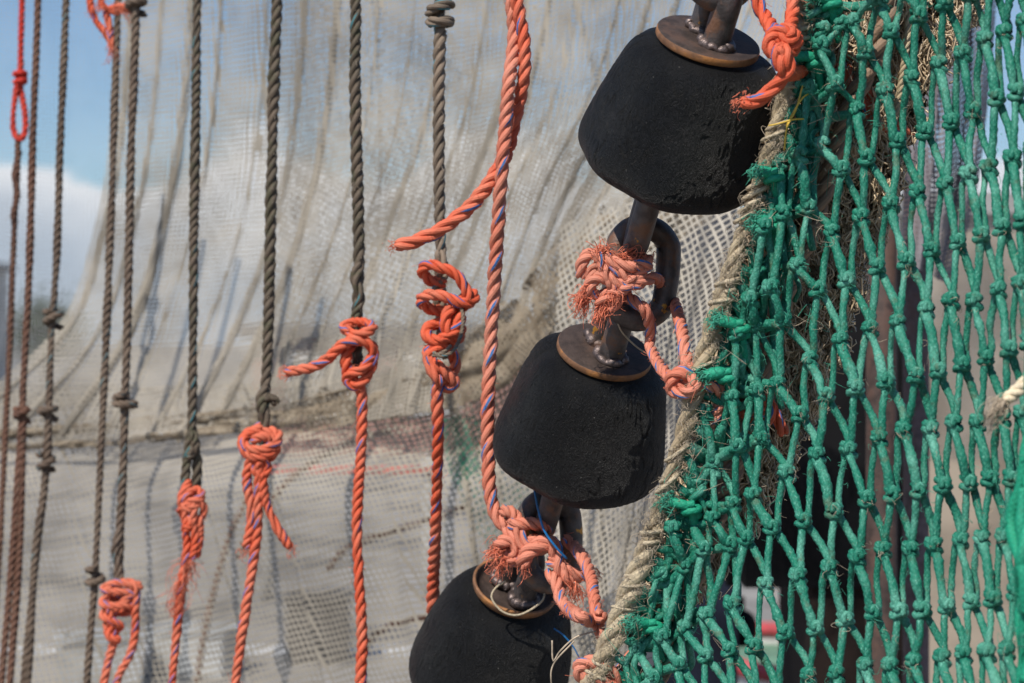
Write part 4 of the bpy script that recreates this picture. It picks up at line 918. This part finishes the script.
# far tree
tr = empty('bushy_tree', (-18.8, 80, 0)); tag(tr, 'small dark tree on the skyline beside the grey warehouse', 'tree')
mb = MB(); tube(mb, [(-18.8, 80, 0), (-18.75, 80, 1.0), (-18.8, 80, 2.2)], [.14, .11, .05], ns=8, ds=.2); mb.build('trunk', plain('bark', (.10, .075, .055), .9), tr)
n = 2600; c = RNG.normal(size=(n, 3)) * np.array([.75, .7, .62]) + np.array([-18.8, 80, 2.1]); c[:, 2] = np.maximum(c[:, 2], .6)
e1 = RNG.normal(size=(n, 3)); e1 /= np.linalg.norm(e1, axis=1, keepdims=True); e2 = np.cross(e1, RNG.normal(size=(n, 3))); e2 /= np.linalg.norm(e2, axis=1, keepdims=True); s = .11
MB().quads(np.stack([c - e1 * s, c + e2 * s * .6, c + e1 * s, c - e2 * s * .6], 1)).build('crown', plain('leaf', (.05, .075, .03), .7), tr)
# red rail
rl = empty('red_rail', (-1.0, 13, 0)); tag(rl, 'red painted guard rail behind the lower net', 'rail')
redp = plain('red_paint', (.55, .09, .06), .5)
for z in (.86,):
    mb = MB(); tube(mb, [(-1.65, 13, z), (-1, 13, z), (-.5, 13, z)], .02, ns=10, ds=.2); mb.build('bar', redp, rl)
for x in (-1.6, -.55):
    mb = MB(); tube(mb, [(x, 13.03, 0), (x, 13.06, .5), (x, 13.06, .95)], .035, ns=10, ds=.2); mb.build('post', grey, rl)
# fish boxes
for i, (x, y, rz, lab) in enumerate(((-2.05, 9.9, .2, 'pale plastic fish box on the quay, leftmost of the two'), (-1.62, 10.2, -.25, 'pale plastic fish box on the quay, right of another one'))):
    r = empty('fish_box', (x, y, 0)); r.rotation_euler.z = rz; tag(r, lab, 'box', 'fish boxes on the quay')
    mb = MB(); mb.box((-.2, -.14, 0.01), (.2, .14, .02)); mb.box((-.2, -.14, .02), (.2, -.125, .22)); mb.box((-.2, .125, .02), (.2, .14, .22)); mb.box((-.2, -.125, .02), (-.185, .125, .22)); mb.box((.185, -.125, .02), (.2, .125, .22))
    for vv in mb.v: vv += np.array([x, y, 0])
    mb.build('tub', boxp, r, False)
    mb = MB(); mb.box((-.215, -.155, .222), (.215, -.12, .24)); mb.box((-.215, .12, .222), (.215, .155, .24)); mb.box((-.215, -.12, .222), (-.18, .12, .24)); mb.box((.18, -.12, .222), (.215, .12, .24))
    for vv in mb.v: vv += np.array([x, y, 0])
    mb.build('rim', boxp, r, False)

r = empty('black_crate', (at(318, 650, 10.6)[0], 10.6, 0)); tag(r, 'black plastic crate standing on the quay behind the lower net', 'crate')
mb = MB(); X_ = at(318, 650, 10.6)[0]
mb.box((X_ - .16, 10.5, .0), (X_ + .16, 10.52, .33)); mb.box((X_ - .16, 10.72, .0), (X_ + .16, 10.74, .33)); mb.box((X_ - .16, 10.521, .0), (X_ - .14, 10.719, .33)); mb.box((X_ + .14, 10.521, .0), (X_ + .16, 10.719, .33)); mb.box((X_ - .139, 10.521, .01), (X_ + .139, 10.719, .03))
mb.build('crate_body', plain('black_plastic', (.06, .055, .05), .7), r, False)
mb = MB(); rim = np.array([[[X_ + sx * (.16 + o), 10.62 + sy * (.12 + o), z] for o, z in ((.016, .332), (.016, .356), (-.022, .356), (-.022, .332))] for sx, sy in ((-1, -1), (1, -1), (1, 1), (-1, 1))]); mb.grid(rim, wrap=True, wrap2=True)
mb.build('crate_rim', plain('black_plastic_rim', (.07, .065, .06), .7), r, False)
# behind the green net: steel posts, dark winch housing, block wall, small boat
def post(x0, x1, y0, D, m, label, th=.12):
    a, c = at(x0, y0, D), at(x1, y0, D); r = (c[0] - a[0]) / 2; cx = (a[0] + c[0]) / 2
    mb = MB(); tube(mb, [(cx, D, 0), (cx, D, a[2] * .5), (cx, D, a[2])], r, ns=24, ds=.3)
    return tag(mb.build('steel_post', m, None), label, 'post', 'steel posts behind the green net')
post(866, 897, 150, 3.35, steel_mat('rust_post', (.065, .042, .036), (.09, .05, .038), .6, 0, .6, .1), 'rust brown steel post behind the green net, left of the purple one')
post(903, 929, 150, 3.5, steel_mat('purple_post', (.135, .10, .105), (.12, .075, .07), .4, 0, .6, .1), 'purplish grey steel post behind the green net, right of the rusty one')
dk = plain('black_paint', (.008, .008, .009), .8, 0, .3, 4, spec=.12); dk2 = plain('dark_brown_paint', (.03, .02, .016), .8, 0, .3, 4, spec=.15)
wn = empty('winch_housing', (at(800, 400, 4.2)[0], 4.2, 0)); tag(wn, 'black machine housing with a round drum, behind the green net', 'machine')
a, c = at(745, 266, 4.2), at(912, 683, 4.2)
zb = at(0, 588, 4.2)[2]
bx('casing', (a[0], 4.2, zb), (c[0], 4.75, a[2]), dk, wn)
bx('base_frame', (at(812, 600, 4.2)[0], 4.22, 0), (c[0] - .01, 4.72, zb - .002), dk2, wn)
mb = MB(); z = a[2] - .25; x0 = a[0] - .13
Gd = lathe([(.001, 0), (.10, 0), (.10, .02), (.06, .022), (.06, .16), (.10, .162), (.10, .18), (.001, .18)], 32)
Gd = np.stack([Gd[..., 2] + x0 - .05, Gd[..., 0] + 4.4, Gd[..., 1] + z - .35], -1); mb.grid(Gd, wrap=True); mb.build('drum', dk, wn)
blk = plain('block_wall', (.33, .275, .215), .9, 0, .25, 2.5)
wl = empty('block_wall', (at(980, 683, 6.5)[0], 6.5, 0)); tag(wl, 'tan rendered wall with a grey coping, far behind the green net', 'wall')
a = at(912, 215, 6.5); bx('wall_face', (a[0], 6.5, 0), (a[0] + 2.6, 6.75, a[2]), blk, wl); bx('coping', (a[0] - .03, 6.46, a[2] + .002), (a[0] + 2.63, 6.79, a[2] + .07), grey, wl)
hb = at(655, 205, 5.2); hc = at(738, 440, 5.2)
hp = empty('navy_hull', ((hb[0] + hc[0]) / 2, 5.2, 0)); tag(hp, 'dark navy steel side of a boat showing through the mesh below the topmost bobbin', 'boat')
nv = plain('navy_paint', (.016, .022, .045), .4, 0, .3, 3)
bx('hull_plate', (hb[0], 5.2, .35), (hc[0], 5.9, hb[2]), nv, hp); bx('rubbing_strake', (hb[0] - .02, 5.14, hb[2] - .22), (hc[0] + .02, 5.197, hb[2] - .15), dk2, hp); bx('keel_block', (hb[0] + .03, 5.25, 0), (hc[0] - .03, 5.8, .348), dk2, hp)
# small boat hauled out behind the net
bt = empty('small_boat', (at(760, 683, 7.2)[0], 7.2, 0)); tag(bt, 'small white and green boat seen low through the green net', 'boat')
x0, x1 = at(640, 600, 7.2)[0], at(960, 600, 7.2)[0]; zt = at(700, 652, 7.2)[2]
t = np.linspace(0, 1, 40); prof = np.array([(0, -.5), (.55, -.45), (.9, -.2), (1.0, 0)])
G = np.zeros((40, 8, 3))
for i, tt in enumerate(t):
    bw = .55 * math.sin(PI * min(1, .12 + tt * .8)) ** .6
    for j, (pw, pz) in enumerate([(-1, 0), (-.9, -.2), (-.55, -.42), (-.1, -.5), (.1, -.5), (.55, -.42), (.9, -.2), (1, 0)]):
        G[i, j] = (x0 + (x1 - x0) * tt, 7.2 + pw * bw, zt + pz + .12 * (2 * tt - 1) ** 2)
MB().grid(G).build('hull', white, bt)
D_ = G[:, [0, 7]].copy(); D_[..., 2] -= .05; D_[:, 0, 1] += .02; D_[:, 1, 1] -= .02; MB().grid(D_).build('deck', plain('green_deck', (.16, .30, .20), .7), bt)
mb = MB(); tube(mb, G[::3, 0], .03, ns=8, ds=.05); tube(mb, G[::3, 7], .03, ns=8, ds=.05); mb.build('gunwale', plain('red_gunwale', (.45, .06, .07), .5), bt)
def buoy(x, y, D, r, m, label):
    c = at(x, y, D); a = np.linspace(0, PI, 14); pr = np.stack([r * np.sin(a) + 1e-4, r * 1.15 * np.cos(a)], 1); pr[0] = (.001, r * 1.15)
    root = empty('marker_buoy', c - np.array([0, 0, r * 1.15])); tag(root, label, 'buoy')
    MB().grid(lathe(pr, 24) + c, wrap=True).build('float', m, root)
    mb = MB(); tube(mb, [c + np.array([0, 0, r * 1.1]), c + np.array([0, 0, r * 1.6]), c + np.array([0, 0, r * 1.9])], r * .22, ns=8, ds=r * .2); mb.build('neck', m, root)
buoy(712, 612, 5.6, .05, redp, 'red buoy hanging low behind the green net'); buoy(741, 628, 5.4, .045, dk, 'black buoy hanging low behind the green net')

# ------------------------------------------------------------------ render settings
SC.view_settings.view_transform = 'Standard'; SC.view_settings.look = 'None'; SC.view_settings.exposure = .10; SC.view_settings.gamma = 1
SC.render.film_transparent = False
cy = SC.cycles
cy.transparent_max_bounces = 24; cy.max_bounces = 6; cy.diffuse_bounces = 3; cy.glossy_bounces = 3; cy.transmission_bounces = 4
cy.use_denoising = True; cy.denoiser = 'OPENIMAGEDENOISE'
cy.use_adaptive_sampling = True; cy.adaptive_threshold = .01
cy.sample_clamp_indirect = 8; cy.caustics_reflective = False; cy.caustics_refractive = False
